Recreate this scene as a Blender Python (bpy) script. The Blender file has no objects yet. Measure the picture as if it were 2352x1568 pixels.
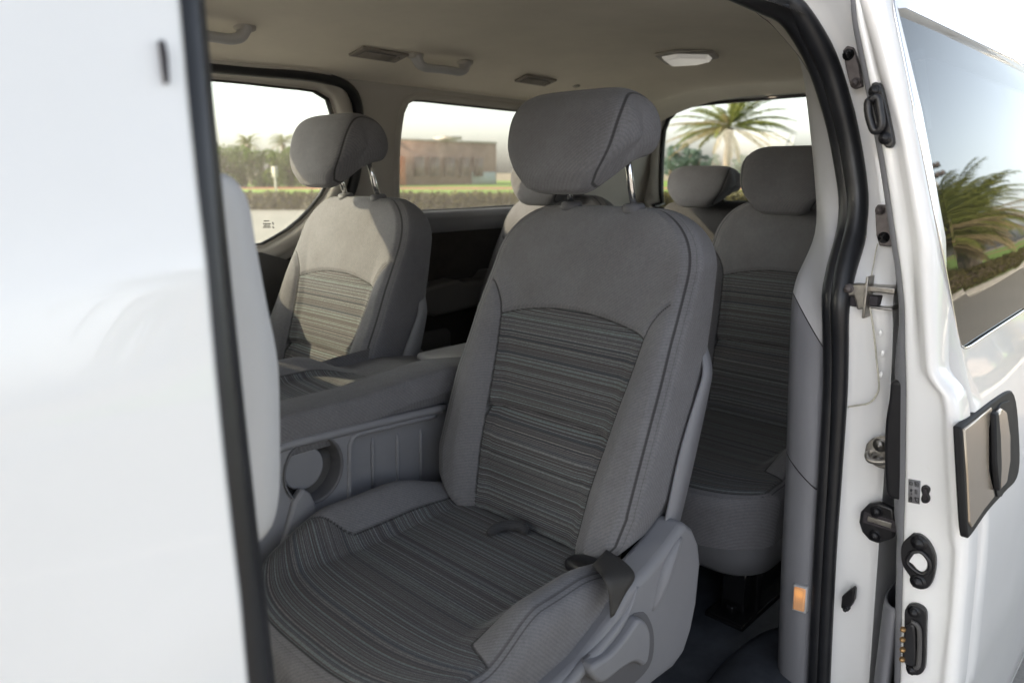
import bpy, bmesh, math, random
import numpy as np
from mathutils import Vector, Matrix
from mathutils.geometry import delaunay_2d_cdt
random.seed(7); rng = np.random.RandomState(5)
sc = bpy.context.scene
COL = sc.collection
PI = math.pi
# ------------------------------------------------------------ camera model
F = 1700.; CX, CY = 1176., 784.; EZ = 1.5
pit = math.atan((784-395)/F); az = math.atan(1694*math.cos(pit)/F)
Hh = (math.cos(az), math.sin(az), 0); Rr = (math.sin(az), -math.cos(az), 0)
fw = (Hh[0]*math.cos(pit), Hh[1]*math.cos(pit), -math.sin(pit))
up = (Hh[0]*math.sin(pit), Hh[1]*math.sin(pit), math.cos(pit))
def ray(u, v):
    a = (u-CX)/F; b = -(v-CY)/F
    return [fw[i]+a*Rr[i]+b*up[i] for i in range(3)]
def at(u, v, ax, val):
    d = ray(u, v); t = (val-(0, 0, EZ)[ax])/d[ax]
    return Vector((t*d[0], t*d[1], EZ+t*d[2]))
def on_y(u, v, fn, off=0.):          # point of the ray on the surface Y = fn(z)+off
    y = fn(1.3)+off
    for _ in range(60):
        p = at(u, v, 1, y); y = 0.5*y+0.5*(fn(p.z)+off)
    return at(u, v, 1, y)
def interp(z, tab):
    return float(np.interp(z, [a for a, b in tab], [b for a, b in tab]))
S_TAB = [(.3, .436), (.6, .449), (.85, .457), (1.0, .460), (1.25, .468), (1.45, .488), (1.6, .525), (1.70, .555), (1.76, .58), (1.80, .63), (1.84, .75)]
def S(z): return interp(z, S_TAB)
O_TAB = [(.2, .357), (.5, .370), (1.0, .385), (1.25, .39), (1.45, .413), (1.6, .448), (1.7, .476), (1.78, .51), (1.84, .56), (1.88, .63), (1.91, .73), (1.925, .85), (1.93, .95)]
def Yo(z): return interp(z, O_TAB)
def Yf(z): return interp(z, [(.45, 2.13), (1.0, 2.12), (1.3, 2.08), (1.45, 2.05), (1.6, 2.02), (1.75, 1.98), (1.9, 1.9)])
YC = 1.28
# ------------------------------------------------------------ materials
def mat(name):
    m = bpy.data.materials.new(name); m.use_nodes = True
    nt = m.node_tree; b = nt.nodes['Principled BSDF']
    return m, nt, b
def nd(nt, t, **kw):
    n = nt.nodes.new(t)
    for k, v in kw.items(): setattr(n, k, v)
    return n
def lk(nt, a, b): nt.links.new(a, b)
def ramp(nt, fac, stops, interp_='LINEAR'):
    r = nd(nt, 'ShaderNodeValToRGB'); r.color_ramp.interpolation = interp_
    e = r.color_ramp.elements
    while len(e) < len(stops): e.new(.5)
    for i, (p, c) in enumerate(stops):
        e[i].position = p; e[i].color = (c[0], c[1], c[2], 1)
    lk(nt, fac, r.inputs[0]); return r
def noise(nt, scale, detail=4, rough=.6, vec=None, dim='3D'):
    n = nd(nt, 'ShaderNodeTexNoise', noise_dimensions=dim)
    n.inputs['Scale'].default_value = scale; n.inputs['Detail'].default_value = detail; n.inputs['Roughness'].default_value = rough
    if vec is not None: lk(nt, vec, n.inputs['W' if dim == '1D' else 'Vector'])
    return n
def coords(nt):
    return nd(nt, 'ShaderNodeTexCoord').outputs['Object']
def plain(name, col, rough=.5, metal=0, var=.08, nscale=6, bump=0, bscale=200, coat=0, spec=.5):
    m, nt, b = mat(name)
    co = coords(nt)
    n = noise(nt, nscale, 5, .65, co)
    c0 = [max(0, c*(1-var)) for c in col]; c1 = [min(1, c*(1+var)) for c in col]
    r = ramp(nt, n.outputs['Fac'], [(.3, c0), (.7, c1)])
    lk(nt, r.outputs[0], b.inputs['Base Color'])
    n2 = noise(nt, nscale*3, 4, .6, co)
    mr = nd(nt, 'ShaderNodeMapRange'); mr.inputs[3].default_value = max(.02, rough-.07); mr.inputs[4].default_value = min(1, rough+.07)
    lk(nt, n2.outputs['Fac'], mr.inputs[0]); lk(nt, mr.outputs[0], b.inputs['Roughness'])
    b.inputs['Metallic'].default_value = metal
    b.inputs['Coat Weight'].default_value = coat; b.inputs['Coat Roughness'].default_value = .04
    b.inputs['Specular IOR Level'].default_value = spec
    if bump:
        nb = noise(nt, bscale, 3, .6, co)
        bp = nd(nt, 'ShaderNodeBump'); bp.inputs['Strength'].default_value = bump; bp.inputs['Distance'].default_value = .001
        lk(nt, nb.outputs['Fac'], bp.inputs['Height']); lk(nt, bp.outputs[0], b.inputs['Normal'])
    return m
def math_(nt, op, a, b=None, c=None):
    n = nd(nt, 'ShaderNodeMath', operation=op)
    for i, x in enumerate((a, b, c)):
        if x is None: continue
        if isinstance(x, (int, float)): n.inputs[i].default_value = x
        else: lk(nt, x, n.inputs[i])
    return n.outputs[0]
def attr(nt, name):
    return nd(nt, 'ShaderNodeAttribute', attribute_name=name).outputs['Fac']
def mixc(nt, fac, a, b, blend='MIX'):
    n = nd(nt, 'ShaderNodeMix', data_type='RGBA', blend_type=blend)
    if isinstance(fac, (int, float)): n.inputs[0].default_value = fac
    else: lk(nt, fac, n.inputs[0])
    for i, x in ((6, a), (7, b)):
        if isinstance(x, (tuple, list)): n.inputs[i].default_value = (x[0], x[1], x[2], 1)
        else: lk(nt, x, n.inputs[i])
    return n.outputs[2]
def fabric(name, base, stripes=True):
    """woven seat cloth: plain grey, with a striped woven panel where the mesh attribute ins > 0, seams where seam is small"""
    m, nt, b = mat(name)
    co = coords(nt)
    wear = noise(nt, 7, 5, .6, co)
    pl = ramp(nt, wear.outputs['Fac'], [(.3, [c*.93 for c in base]), (.7, [c*1.08 for c in base])]).outputs[0]
    # fine twill weave
    rot = nd(nt, 'ShaderNodeMapping'); rot.inputs['Rotation'].default_value = (.6, .5, .4); lk(nt, co, rot.inputs[0])
    w1 = nd(nt, 'ShaderNodeTexWave', wave_type='BANDS', bands_direction='DIAGONAL'); w1.inputs['Scale'].default_value = 78; w1.inputs['Distortion'].default_value = .6
    lk(nt, co, w1.inputs[0])
    fine = noise(nt, 900, 2, .5, co)
    pl = mixc(nt, .34, pl, ramp(nt, w1.outputs['Fac'], [(.0, [c*.72 for c in base]), (1, [c*1.2 for c in base])]).outputs[0])
    pl = mixc(nt, .25, pl, ramp(nt, fine.outputs['Fac'], [(.35, [c*.6 for c in base]), (.65, [c*1.45 for c in base])]).outputs[0])
    soil = ramp(nt, noise(nt, 3.1, 6, .7, co).outputs['Fac'], [(.42, (1, 1, 1)), (.75, (.74, .72, .70))]).outputs[0]
    med = ramp(nt, noise(nt, 210, 3, .7, co).outputs['Fac'], [(.3, (.90, .90, .90)), (.7, (1.09, 1.09, 1.09))]).outputs[0]
    pl = mixc(nt, 1., mixc(nt, 1., pl, soil, 'MULTIPLY'), med, 'MULTIPLY')
    col = pl
    seam = attr(nt, 'seam')
    if stripes:
        s = attr(nt, 'sc')
        n1 = noise(nt, 560, 1., .5, s, '1D'); n2 = noise(nt, 240, 1, .5, math_(nt, 'ADD', s, 3.7), '1D'); n3 = noise(nt, 60, 2, .6, math_(nt, 'ADD', s, 9.1), '1D')
        dark = ramp(nt, n3.outputs['Fac'], [(.3, (.040, .045, .058)), (.5, (.076, .064, .068)), (.7, (.048, .055, .070))]).outputs[0]
        l1 = ramp(nt, n1.outputs['Fac'], [(.53, (0, 0, 0)), (.60, (1, 1, 1))]).outputs[0]
        l2 = ramp(nt, n2.outputs['Fac'], [(.54, (0, 0, 0)), (.585, (1, 1, 1))]).outputs[0]
        tint = ramp(nt, n3.outputs['Fac'], [(.35, (.35, .32, .31)), (.5, (.26, .36, .37)), (.62, (.37, .38, .39))]).outputs[0]
        # the coloured yarns are broken up into short dashes
        brk = noise(nt, 260, 2, .6, co)
        bm_ = ramp(nt, brk.outputs['Fac'], [(.25, (.4, .4, .4)), (.65, (1, 1, 1))]).outputs[0]
        st = mixc(nt, math_(nt, 'MULTIPLY', l1, math_(nt, 'MULTIPLY', .38, bm_)), dark, tint)
        st = mixc(nt, math_(nt, 'MULTIPLY', l2, math_(nt, 'MULTIPLY', .44, bm_)), st, tint)
        st = mixc(nt, .18, st, ramp(nt, fine.outputs['Fac'], [(.35, (.02, .02, .02)), (.65, (.16, .155, .15))]).outputs[0])
        mk = math_(nt, 'GREATER_THAN', attr(nt, 'ins'), 0.)
        col = mixc(nt, mk, pl, st)
    sm = ramp(nt, math_(nt, 'MULTIPLY', seam, 100.), [(.10, (1, 1, 1)), (.24, (0, 0, 0))]).outputs[0]
    col = mixc(nt, math_(nt, 'MULTIPLY', sm, .75), col, (.015, .015, .016))
    lk(nt, col, b.inputs['Base Color'])
    b.inputs['Roughness'].default_value = .95; b.inputs['Specular IOR Level'].default_value = .25
    b.inputs['Sheen Weight'].default_value = .10; b.inputs['Sheen Roughness'].default_value = .4
    hgt = math_(nt, 'ADD', math_(nt, 'MULTIPLY', w1.outputs['Fac'], .5), fine.outputs['Fac'])
    pk = noise(nt, 16, 3, .5, co); b0 = nd(nt, 'ShaderNodeBump'); b0.inputs['Strength'].default_value = .35; b0.inputs['Distance'].default_value = .006
    lk(nt, pk.outputs['Fac'], b0.inputs['Height'])
    bp = nd(nt, 'ShaderNodeBump'); bp.inputs['Strength'].default_value = .6; bp.inputs['Distance'].default_value = .0010
    lk(nt, hgt, bp.inputs['Height']); lk(nt, b0.outputs[0], bp.inputs['Normal']); lk(nt, bp.outputs[0], b.inputs['Normal'])
    return m
M = {}
M['cloth'] = fabric('seat_cloth', (.165, .165, .178))
M['cloth_plain'] = fabric('seat_cloth_plain', (.165, .165, .178), False)
M['plastic'] = plain('grey_trim_plastic', (.20, .203, .222), .55, bump=.25, bscale=700, nscale=4, var=.05)
M['plastic_light'] = plain('light_trim_plastic', (.44, .44, .45), .55, bump=.2, bscale=700, nscale=4, var=.05)
M['pale_trim'] = plain('pale_rear_trim', (.62, .61, .59), .5, bump=.2, bscale=700, nscale=4, var=.04)
M['black_matte'] = plain('black_matte_plastic', (.012, .012, .013), .6, var=.1, spec=.25)
M['recess'] = plain('recess_plastic', (.11, .11, .12), .6, var=.05, spec=.3)
M['plastic_dark'] = plain('dark_trim_plastic', (.07, .068, .068), .55, bump=.25, bscale=600, nscale=5, var=.1)
M['liner'] = plain('roof_liner_fabric', (.80, .75, .66), .95, bump=.4, bscale=500, nscale=3, var=.06, spec=.2)
M['liner_trim'] = plain('pillar_trim_beige', (.46, .44, .41), .7, bump=.25, bscale=600, nscale=4, var=.05, spec=.3)
M['black'] = plain('black_plastic', (.012, .012, .014), .35, nscale=20, var=.3, bump=.15, bscale=300)
M['rubber'] = plain('black_rubber', (.014, .015, .018), .38, nscale=15, var=.25, bump=.1, bscale=150)
M['belt'] = plain('belt_webbing', (.035, .033, .032), .6, bump=.6, bscale=900)
M['chrome'] = plain('chrome', (.8, .8, .8), .1, 1, var=.03)
M['steel'] = plain('worn_steel', (.42, .40, .37), .38, 1, var=.3, nscale=40, bump=.3, bscale=200)
M['bracket'] = plain('brown_bracket_steel', (.13, .115, .115), .5, .4, var=.25, nscale=60)
M['blacksteel'] = plain('black_enamel_steel', (.01, .01, .011), .18, var=.2, nscale=20)
M['brass'] = plain('brass_pin', (.36, .23, .11), .5, 1, var=.2, nscale=60)
M['champagne'] = plain('champagne_metal_trim', (.42, .36, .29), .22, .7, var=.02, nscale=3)
M['caulk'] = plain('seam_caulk', (.52, .50, .42), .6, var=.3, nscale=60)
M['floor'] = plain('floor_vinyl', (.05, .056, .068), .5, var=.4, nscale=14, bump=.6, bscale=120)
M['carpet'] = plain('wall_carpet_dark', (.032, .028, .026), .95, var=.15, nscale=30, bump=.5, bscale=400, spec=.2)
M['lens'] = plain('frosted_lens', (.82, .80, .76), .3, var=.04)
for n_ in [M['lens'].node_tree.nodes['Principled BSDF']]: n_.inputs['Emission Color'].default_value = (1, .95, .86, 1); n_.inputs['Emission Strength'].default_value = .08
M['vent'] = plain('vent_plastic', (.26, .235, .21), .6, var=.06)
M['slot'] = plain('dark_slot', (.03, .026, .03), .7)
M['cluster'] = plain('sticker_grey', (.20, .20, .21), .4, var=.05)
def paint():
    m, nt, b = mat('white_car_paint')
    co = coords(nt)
    n = noise(nt, 5, 5, .6, co)
    r = ramp(nt, n.outputs['Fac'], [(.3, (.78, .785, .785)), (.7, (.82, .825, .825))])
    dust = noise(nt, 28, 6, .8, co)
    d = ramp(nt, dust.outputs['Fac'], [(.66, (0, 0, 0)), (.82, (1, 1, 1))]).outputs[0]
    lk(nt, mixc(nt, math_(nt, 'MULTIPLY', d, .22), r.outputs[0], (.5, .46, .38)), b.inputs['Base Color'])
    b.inputs['Roughness'].default_value = .35
    b.inputs['Coat Weight'].default_value = 1; b.inputs['Coat Roughness'].default_value = .03
    wv = noise(nt, 2.2, 2, .5, co)
    bp = nd(nt, 'ShaderNodeBump'); bp.inputs['Strength'].default_value = .25; bp.inputs['Distance'].default_value = .01
    lk(nt, wv.outputs['Fac'], bp.inputs['Height']); lk(nt, bp.outputs[0], b.inputs['Coat Normal'])
    return m
M['paint'] = paint()
def glass(name, tint, dusty=.05, dustcol=(.8, .78, .7), ior=1.5):
    m, nt, b = mat(name); nt.nodes.remove(b)
    out = nt.nodes['Material Output']
    tr = nd(nt, 'ShaderNodeBsdfTransparent'); tr.inputs[0].default_value = (*tint, 1)
    gl = nd(nt, 'ShaderNodeBsdfGlossy'); gl.inputs['Roughness'].default_value = .01; gl.inputs['Color'].default_value = (*([.66, .68, .67] if tint[0] < .2 else [1, 1, 1]), 1)
    lw = nd(nt, 'ShaderNodeLayerWeight'); lw.inputs[0].default_value = .5
    f0 = ((ior-1)/(ior+1))**2
    fr_ = math_(nt, 'ADD', math_(nt, 'MULTIPLY', math_(nt, 'POWER', lw.outputs['Facing'], 5.), 1-f0), f0)
    mx = nd(nt, 'ShaderNodeMixShader'); lk(nt, fr_, mx.inputs[0]); lk(nt, tr.outputs[0], mx.inputs[1]); lk(nt, gl.outputs[0], mx.inputs[2])
    df = nd(nt, 'ShaderNodeBsdfTranslucent'); df.inputs[0].default_value = (*dustcol, 1)
    dd = nd(nt, 'ShaderNodeBsdfDiffuse'); dd.inputs[0].default_value = (*dustcol, 1)
    dm = nd(nt, 'ShaderNodeMixShader'); dm.inputs[0].default_value = .3; lk(nt, df.outputs[0], dm.inputs[1]); lk(nt, dd.outputs[0], dm.inputs[2])
    co = coords(nt)
    mp = nd(nt, 'ShaderNodeMapping'); mp.inputs['Scale'].default_value = (9, 9, 1.2); lk(nt, co, mp.inputs[0])
    n = noise(nt, 6, 6, .7, mp.outputs[0])
    f = ramp(nt, n.outputs['Fac'], [(.35, (dusty*.7,)*3), (.62, (dusty*1.1,)*3), (.8, (min(1, dusty*2.2),)*3)]).outputs[0]
    m2 = nd(nt, 'ShaderNodeMixShader'); lk(nt, f, m2.inputs[0]); lk(nt, mx.outputs[0], m2.inputs[1]); lk(nt, dm.outputs[0], m2.inputs[2])
    lk(nt, m2.outputs[0], out.inputs[0])
    return m
M['glass'] = glass('dusty_window_glass', (.66, .71, .65), .075)
M['glass_rear'] = glass('rear_window_glass', (.62, .65, .62), .02)
M['glass_quarter'] = glass('quarter_window_glass', (.54, .57, .53), .06)
M['glass_front'] = glass('windscreen_glass', (.42, .45, .44), .05)
M['glass_tint'] = glass('tinted_window_glass', (.10, .11, .115), .03, ior=1.6)
M['glass_frit'] = glass('window_glass_border', (.025, .03, .035), .05, ior=1.6)
def emis(name, col, st):
    m, nt, b = mat(name)
    b.inputs['Base Color'].default_value = (*[c*.5 for c in col], 1); b.inputs['Roughness'].default_value = .3
    co = coords(nt)
    ck = nd(nt, 'ShaderNodeTexVoronoi'); ck.inputs['Scale'].default_value = 260; ck.inputs['Randomness'].default_value = 0
    lk(nt, co, ck.inputs[0])
    r = ramp(nt, ck.outputs['Distance'], [(.2, col), (.6, [c*.45 for c in col])])
    lk(nt, r.outputs[0], b.inputs['Emission Color']); b.inputs['Emission Strength'].default_value = st
    return m

# ------------------------------------------------------------ object helpers
def new_obj(name, me, parent=None, m=None):
    o = bpy.data.objects.new(name, me); COL.objects.link(o)
    if m is not None:
        for x in (m if isinstance(m, (list, tuple)) else [m]): me.materials.append(x)
    if parent is not None: o.parent = parent
    return o
def thing(name, label, cat, loc=(0, 0, 0), group=None):
    o = bpy.data.objects.new(name, None); COL.objects.link(o); o.empty_display_size = .1
    o.location = loc; o['label'] = label; o['category'] = cat
    if group: o['group'] = group
    return o
def org(parent):
    v = Vector((0, 0, 0)); p = parent
    while p is not None: v += Vector(p.location); p = p.parent
    return v
def mesh(name, vs, fs, m, parent=None, smooth=True, attrs=None, mi=None, sub=0, solid=0, bev=0, bseg=2):
    """one object; vs in world coordinates"""
    o0 = org(parent)
    me = bpy.data.meshes.new(name)
    me.from_pydata([tuple(Vector(v)-o0) for v in vs], [], [tuple(f) for f in fs]); me.update()
    bm = bmesh.new(); bm.from_mesh(me); bmesh.ops.recalc_face_normals(bm, faces=bm.faces); bm.to_mesh(me); bm.free()
    if attrs:
        for k, arr in attrs.items():
            a = me.attributes.new(k, 'FLOAT', 'POINT'); a.data.foreach_set('value', np.asarray(arr, dtype=np.float32))
    if mi is not None: me.polygons.foreach_set('material_index', mi)
    if smooth: me.polygons.foreach_set('use_smooth', [True]*len(me.polygons))
    o = new_obj(name, me, parent, m)
    if solid:
        s = o.modifiers.new('s', 'SOLIDIFY'); s.thickness = solid; s.offset = 0
    if bev:
        b = o.modifiers.new('b', 'BEVEL'); b.width = bev; b.segments = bseg; b.limit_method = 'ANGLE'; b.angle_limit = .6; b.harden_normals = False
        try: me.set_sharp_from_angle(angle=.7)
        except Exception: pass
    if sub:
        s = o.modifiers.new('u', 'SUBSURF'); s.levels = s.render_levels = sub
    return o
def grid_faces(nu, nv, cu=False, cv=False, off=0):
    fs = []
    for i in range(nu if cu else nu-1):
        for j in range(nv if cv else nv-1):
            a = off+i*nv+j; b = off+((i+1) % nu)*nv+j; c = off+((i+1) % nu)*nv+(j+1) % nv; d = off+i*nv+(j+1) % nv
            fs.append((a, b, c, d))
    return fs
def loft(rows, closed=False, cap=False):
    nv = len(rows[0]); vs = [p for r in rows for p in r]
    fs = grid_faces(len(rows), nv, False, closed)
    if cap: fs += [tuple(range(nv)), tuple((len(rows)-1)*nv+k for k in range(nv))]
    return vs, fs
class Geo:
    def __init__(s): s.v = []; s.f = []; s.mi = []
    def add(s, vs, fs, k=0):
        o = len(s.v); s.v += [Vector(v) for v in vs]; s.f += [tuple(i+o for i in f) for f in fs]; s.mi += [k]*len(fs); return s
    def box(s, c, d, k=0, rot=None):
        c = Vector(c); vs = []
        for a in (-.5, .5):
            for b in (-.5, .5):
                for e in (-.5, .5):
                    p = Vector((a*d[0], b*d[1], e*d[2]))
                    if rot is not None: p = rot @ p
                    vs.append(c+p)
        return s.add(vs, [(0, 1, 3, 2), (4, 6, 7, 5), (0, 4, 5, 1), (2, 3, 7, 6), (0, 2, 6, 4), (1, 5, 7, 3)], k)
    def tube(s, pts, r, n=12, k=0, cap=True):
        vs, fs = tube(pts, r, n, cap); return s.add(vs, fs, k)
    def cyl(s, c, ax, r, h, n=24, k=0, r2=None):
        c = Vector(c); ax = Vector(ax).normalized(); r2 = r if r2 is None else r2
        return s.tube([c-ax*h/2, c+ax*h/2], [r, r2], n, k)
    def prism(s, poly, axis, a0, a1, k=0):
        """poly of 2-D points swept along axis (0,1,2) between a0 and a1"""
        def P(p, a):
            q = list(p); q.insert(axis, a); return q
        n = len(poly); vs = [P(p, a0) for p in poly]+[P(p, a1) for p in poly]
        fs = [tuple(range(n)), tuple(range(2*n-1, n-1, -1))]+[(i, (i+1) % n, n+(i+1) % n, n+i) for i in range(n)]
        return s.add(vs, fs, k)
    def out(s, name, m, parent=None, **kw):
        return mesh(name, s.v, s.f, m, parent, mi=s.mi if isinstance(m, (list, tuple)) else None, **kw)
def tube(pts, r, n=12, cap=True):
    pts = [Vector(p) for p in pts]; N = len(pts)
    rs = r if isinstance(r, (list, tuple)) else [r]*N
    T = []
    for i in range(N):
        t = pts[min(N-1, i+1)]-pts[max(0, i-1)]; T.append(t.normalized())
    ref = Vector((0, 0, 1)) if abs(T[0].z) < .9 else Vector((1, 0, 0))
    nrm = T[0].cross(ref).normalized(); rows = []
    for i in range(N):
        nrm = (nrm-T[i]*nrm.dot(T[i])).normalized(); bn = T[i].cross(nrm)
        rows.append([pts[i]+rs[i]*(math.cos(2*PI*j/n)*nrm+math.sin(2*PI*j/n)*bn) for j in range(n)])
    vs, fs = loft(rows, True)
    if cap: fs += [tuple(range(n)), tuple((N-1)*n+k for k in range(n))]
    return vs, fs
def smoothpath(pts, n):
    """Catmull-Rom through the points, n samples, even arc length"""
    P = [np.array(p, float) for p in pts]; P = [2*P[0]-P[1]]+P+[2*P[-1]-P[-2]]
    out = []
    for i in range(1, len(P)-2):
        for t in np.linspace(0, 1, 12, endpoint=False):
            a, b, c, d = P[i-1], P[i], P[i+1], P[i+2]
            out.append(.5*((2*b)+(-a+c)*t+(2*a-5*b+4*c-d)*t*t+(-a+3*b-3*c+d)*t**3))
    out.append(P[-2]); out = np.array(out)
    L = np.concatenate([[0], np.cumsum(np.linalg.norm(np.diff(out, axis=0), axis=1))])
    s = np.linspace(0, L[-1], n)
    return [tuple(np.interp(s, L, out[:, k]) for k in range(out.shape[1])) for s in s]
def inside(p, poly):
    x, y = p; c = False; n = len(poly); j = n-1
    for i in range(n):
        if (poly[i][1] > y) != (poly[j][1] > y) and x < (poly[j][0]-poly[i][0])*(y-poly[i][1])/(poly[j][1]-poly[i][1])+poly[i][0]: c = not c
        j = i
    return c
def sheet(outer, holes, step, fn):
    """triangulated 2-D region with holes mapped to 3-D by fn(a, b)"""
    pts = []; edges = []
    for loop in [outer]+holes:
        o = len(pts); n = len(loop); pts += [tuple(p) for p in loop]; edges += [(o+i, o+(i+1) % n) for i in range(n)]
    ax = [p[0] for p in outer]; ay = [p[1] for p in outer]
    g = []
    A = np.array(pts)
    x = min(ax)+step*.5
    while x < max(ax):
        y = min(ay)+step*.5
        while y < max(ay):
            if inside((x, y), outer) and not any(inside((x, y), h) for h in holes):
                if np.min(np.hypot(A[:, 0]-x, A[:, 1]-y)) > step*.35: g.append((x, y))
            y += step
        x += step
    r = delaunay_2d_cdt([Vector(p) for p in pts+g], edges, [], 0, 1e-5)
    vs, fs = r[0], r[2]; out = []
    for f in fs:
        c = (sum(vs[i].x for i in f)/len(f), sum(vs[i].y for i in f)/len(f))
        if inside(c, outer) and not any(inside(c, h) for h in holes): out.append(tuple(f))
    return [Vector(fn(v.x, v.y)) for v in vs], out
def rrect(x0, x1, y0, y1, r, n=6):
    r = r if isinstance(r, (list, tuple)) else [r]*4
    P = []
    for (cx, cy, a, q) in ((x1-r[0], y1-r[0], 0, r[0]), (x0+r[1], y1-r[1], 1, r[1]), (x0+r[2], y0+r[2], 2, r[2]), (x1-r[3], y0+r[3], 3, r[3])):
        for k in range(n+1):
            t = (a+k/n)*PI/2; P.append((cx+q*math.cos(t), cy+q*math.sin(t)))
    return P
def sweep_loop(path, prof, fn_frame):
    """path: closed list of (a,b); prof: list of (out, up) offsets; fn_frame(a, b, na, nb, o, u) -> 3-D"""
    n = len(path); rows = []
    for i in range(n):
        a, b = path[i]; p0 = path[i-1]; p1 = path[(i+1) % n]
        t = Vector((p1[0]-p0[0], p1[1]-p0[1])).normalized(); nx, ny = t.y, -t.x
        rows.append([fn_frame(a+nx*o, b+ny*o, u) for (o, u) in prof])
    vs = [p for r in rows for p in r]
    return vs, grid_faces(n, len(prof), True, False)
def dist_poly(P, Q):
    """distances from points P (n,2) to polyline Q (m,2)"""
    P = np.asarray(P, float); Q = np.asarray(Q, float); best = np.full(len(P), 9.)
    for a, b in zip(Q[:-1], Q[1:]):
        ab = b-a; t = np.clip(((P-a) @ ab)/(ab @ ab+1e-12), 0, 1)
        d = np.hypot(*(P-(a+t[:, None]*ab)).T); best = np.minimum(best, d)
    return best
def sstep(x, a, b):
    t = np.clip((x-a)/(b-a), 0, 1); return t*t*(3-2*t)
def copy_tree(o, parent=None):
    c = o.copy(); COL.objects.link(c)
    if parent is not None: c.parent = parent
    for ch in [x for x in o.children]: copy_tree(ch, c)
    return c
# ============================================================ SEATS
X0, SY, FZ = .95, .885, .45
def lean(z): return .95+(z-.87)*.31
def back_mesh(hw0=.25, zt=1.428, zb=.80, T0=.142, ins_w=1.0, n1=150):
    """backrest as a closed loft of rings; returns verts, faces, attributes (centre line at y=0)"""
    r = .10; rb = .07
    zs = []
    for k in range(14): a = k/14*PI/2; zs.append((zb+rb-rb*math.cos(a), 1-math.sin(a), 'b'))
    for z in np.linspace(zb+rb, zt-r, 150): zs.append((z, 0, 'm'))
    for k in range(1, 27): a = k/26*PI/2; zs.append((zt-r+r*math.sin(a), 1-math.cos(a), 't'))
    rows = []; YZ = []; FR = []
    nf = 150
    for (z, q, kind) in zs:
        hw = hw0*interp(z, [(.8, .74), (.845, .78), (.868, .88), (.89, .95), (.94, 1.0), (1.1, 1.012), (1.25, .99), (1.35, .965), (1.45, .95)])
        if kind == 't': hw -= r*q*1.05; T = T0-.085*q
        elif kind == 'b': hw -= rb*q; T = T0-.06*q
        else: T = T0
        T *= interp(z, [(.8, 1.1), (1.2, 1.0), (1.437, .85)])
        xf = lean(z)-.95+X0
        if kind == 't': xf += .028*q
        if kind == 'b': xf += .03*q
        ring = []; yz = []; fr = []
        rc = min(.032, T*.4)
        ys = np.linspace(-(hw-rc), hw-rc, nf)
        bo = interp(z, [(.8, .03), (.95, .048), (1.1, .045), (1.22, .028), (1.32, .008), (1.4, 0)])*(1-q)
        iw = interp(z, [(.8, .125), (.95, .14), (1.1, .158), (1.22, .174), (1.4, .2)])
        for y in ys:
            a = abs(y); 
            f = bo*float(sstep(a, iw-.03, iw+.045))
            f -= .014*float(sstep(a, hw-rc-.05, hw-rc))*(1 if bo else 0)*0
            # upholstery swell: lumbar bulge, shoulder crown
            f += .010*math.exp(-((z-.97)/.055)**2)*(1-sstep(a, .10, .16))
            f -= .016*math.exp(-((z-1.15)/.10)**2)*(1-(a/.25)**2)*.6
            f -= .018*(a/hw0)**4*(1 if z > 1.15 else (z-.8)/.35)
            ring.append([xf-f, y, z]); yz.append((y, z)); fr.append(1)
        for sgn in (1, -1):
            if sgn == 1:
                base = ring[-1][0]; Y = hw
            else: base = ring[0][0]; Y = -hw
            seq = []
            for k in range(1, 9):
                a = k/8*PI/2; seq.append([base+rc*(1-math.cos(a)), (hw-rc+rc*math.sin(a))*sgn, z])
            for k in range(1, 11):
                t = k/10; seq.append([base+rc+(xf+T-base-2*rc)*t, (hw-.012*t)*sgn, z])
            for k in range(1, 5):
                a = k/4*PI/2; seq.append([xf+T-rc+rc*math.sin(a), (hw-.012-rc+rc*math.cos(a))*sgn, z])
            if sgn == 1: right = seq
            else: left = seq[::-1]
        bk = [[xf+T, y, z] for y in np.linspace(hw-.012-rc, -(hw-.012-rc), 18)[1:-1]]
        full = ring+right+bk+left
        dumm = [(p[1], p[2]) for p in right+bk+left]
        zc = .007*q if kind == 't' else 0
        for p in full: p[2] += zc*(1-(p[1]/hw0)**2)*(1 if kind == 't' else 0)
        rows.append(full); YZ += yz+dumm; FR += [1]*nf+[0]*len(dumm)
    V = np.array([p for r_ in rows for p in r_]); YZ = np.array(YZ); FR = np.array(FR)
    nv = len(rows[0])
    # seams -------------------------------------------------
    zz = np.linspace(.79, 1.217, 40)
    ib = [(interp(z, [(.8, .125), (.95, .14), (1.1, .158), (1.217, .175)]), z) for z in zz]
    arc = [(y, 1.217+.026*(1-(y/.175)**2)) for y in np.linspace(-.175, .175, 40)]
    loop = [(-a, b) for a, b in ib]+arc+[(a, b) for a, b in ib[::-1]]
    d = dist_poly(YZ, loop); ins = np.array([inside(p, loop) for p in YZ])
    ins = np.where(ins & (FR > 0), d, -d); ins = np.where(FR > 0, ins, -1)
    seam = np.where(FR > 0, d, 9)
    for s in (-1, 1):
        w = smoothpath([(s*.175, 1.217), (s*.185, 1.245), (s*.21, 1.277), (s*.25, 1.295)], 14)
        seam = np.minimum(seam, np.where(FR > 0, dist_poly(YZ, w), 9))
    # corner piping seam: index along ring where the front rolls into the side
    idx = np.arange(len(V)) % nv
    for j0 in (nf+2, nv-3):
        j = np.abs(idx-j0); seam = np.minimum(seam, np.where(j <= 1, j*.0045, 9))
        j = np.abs(idx-(j0+(2 if j0 < nv/2 else -2))); seam = np.minimum(seam, np.where(j <= 0, .0017, 9))
    fold = [(y, 1.045-.012*(y/.17)**2) for y in np.linspace(-.165, .165, 24)]
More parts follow.
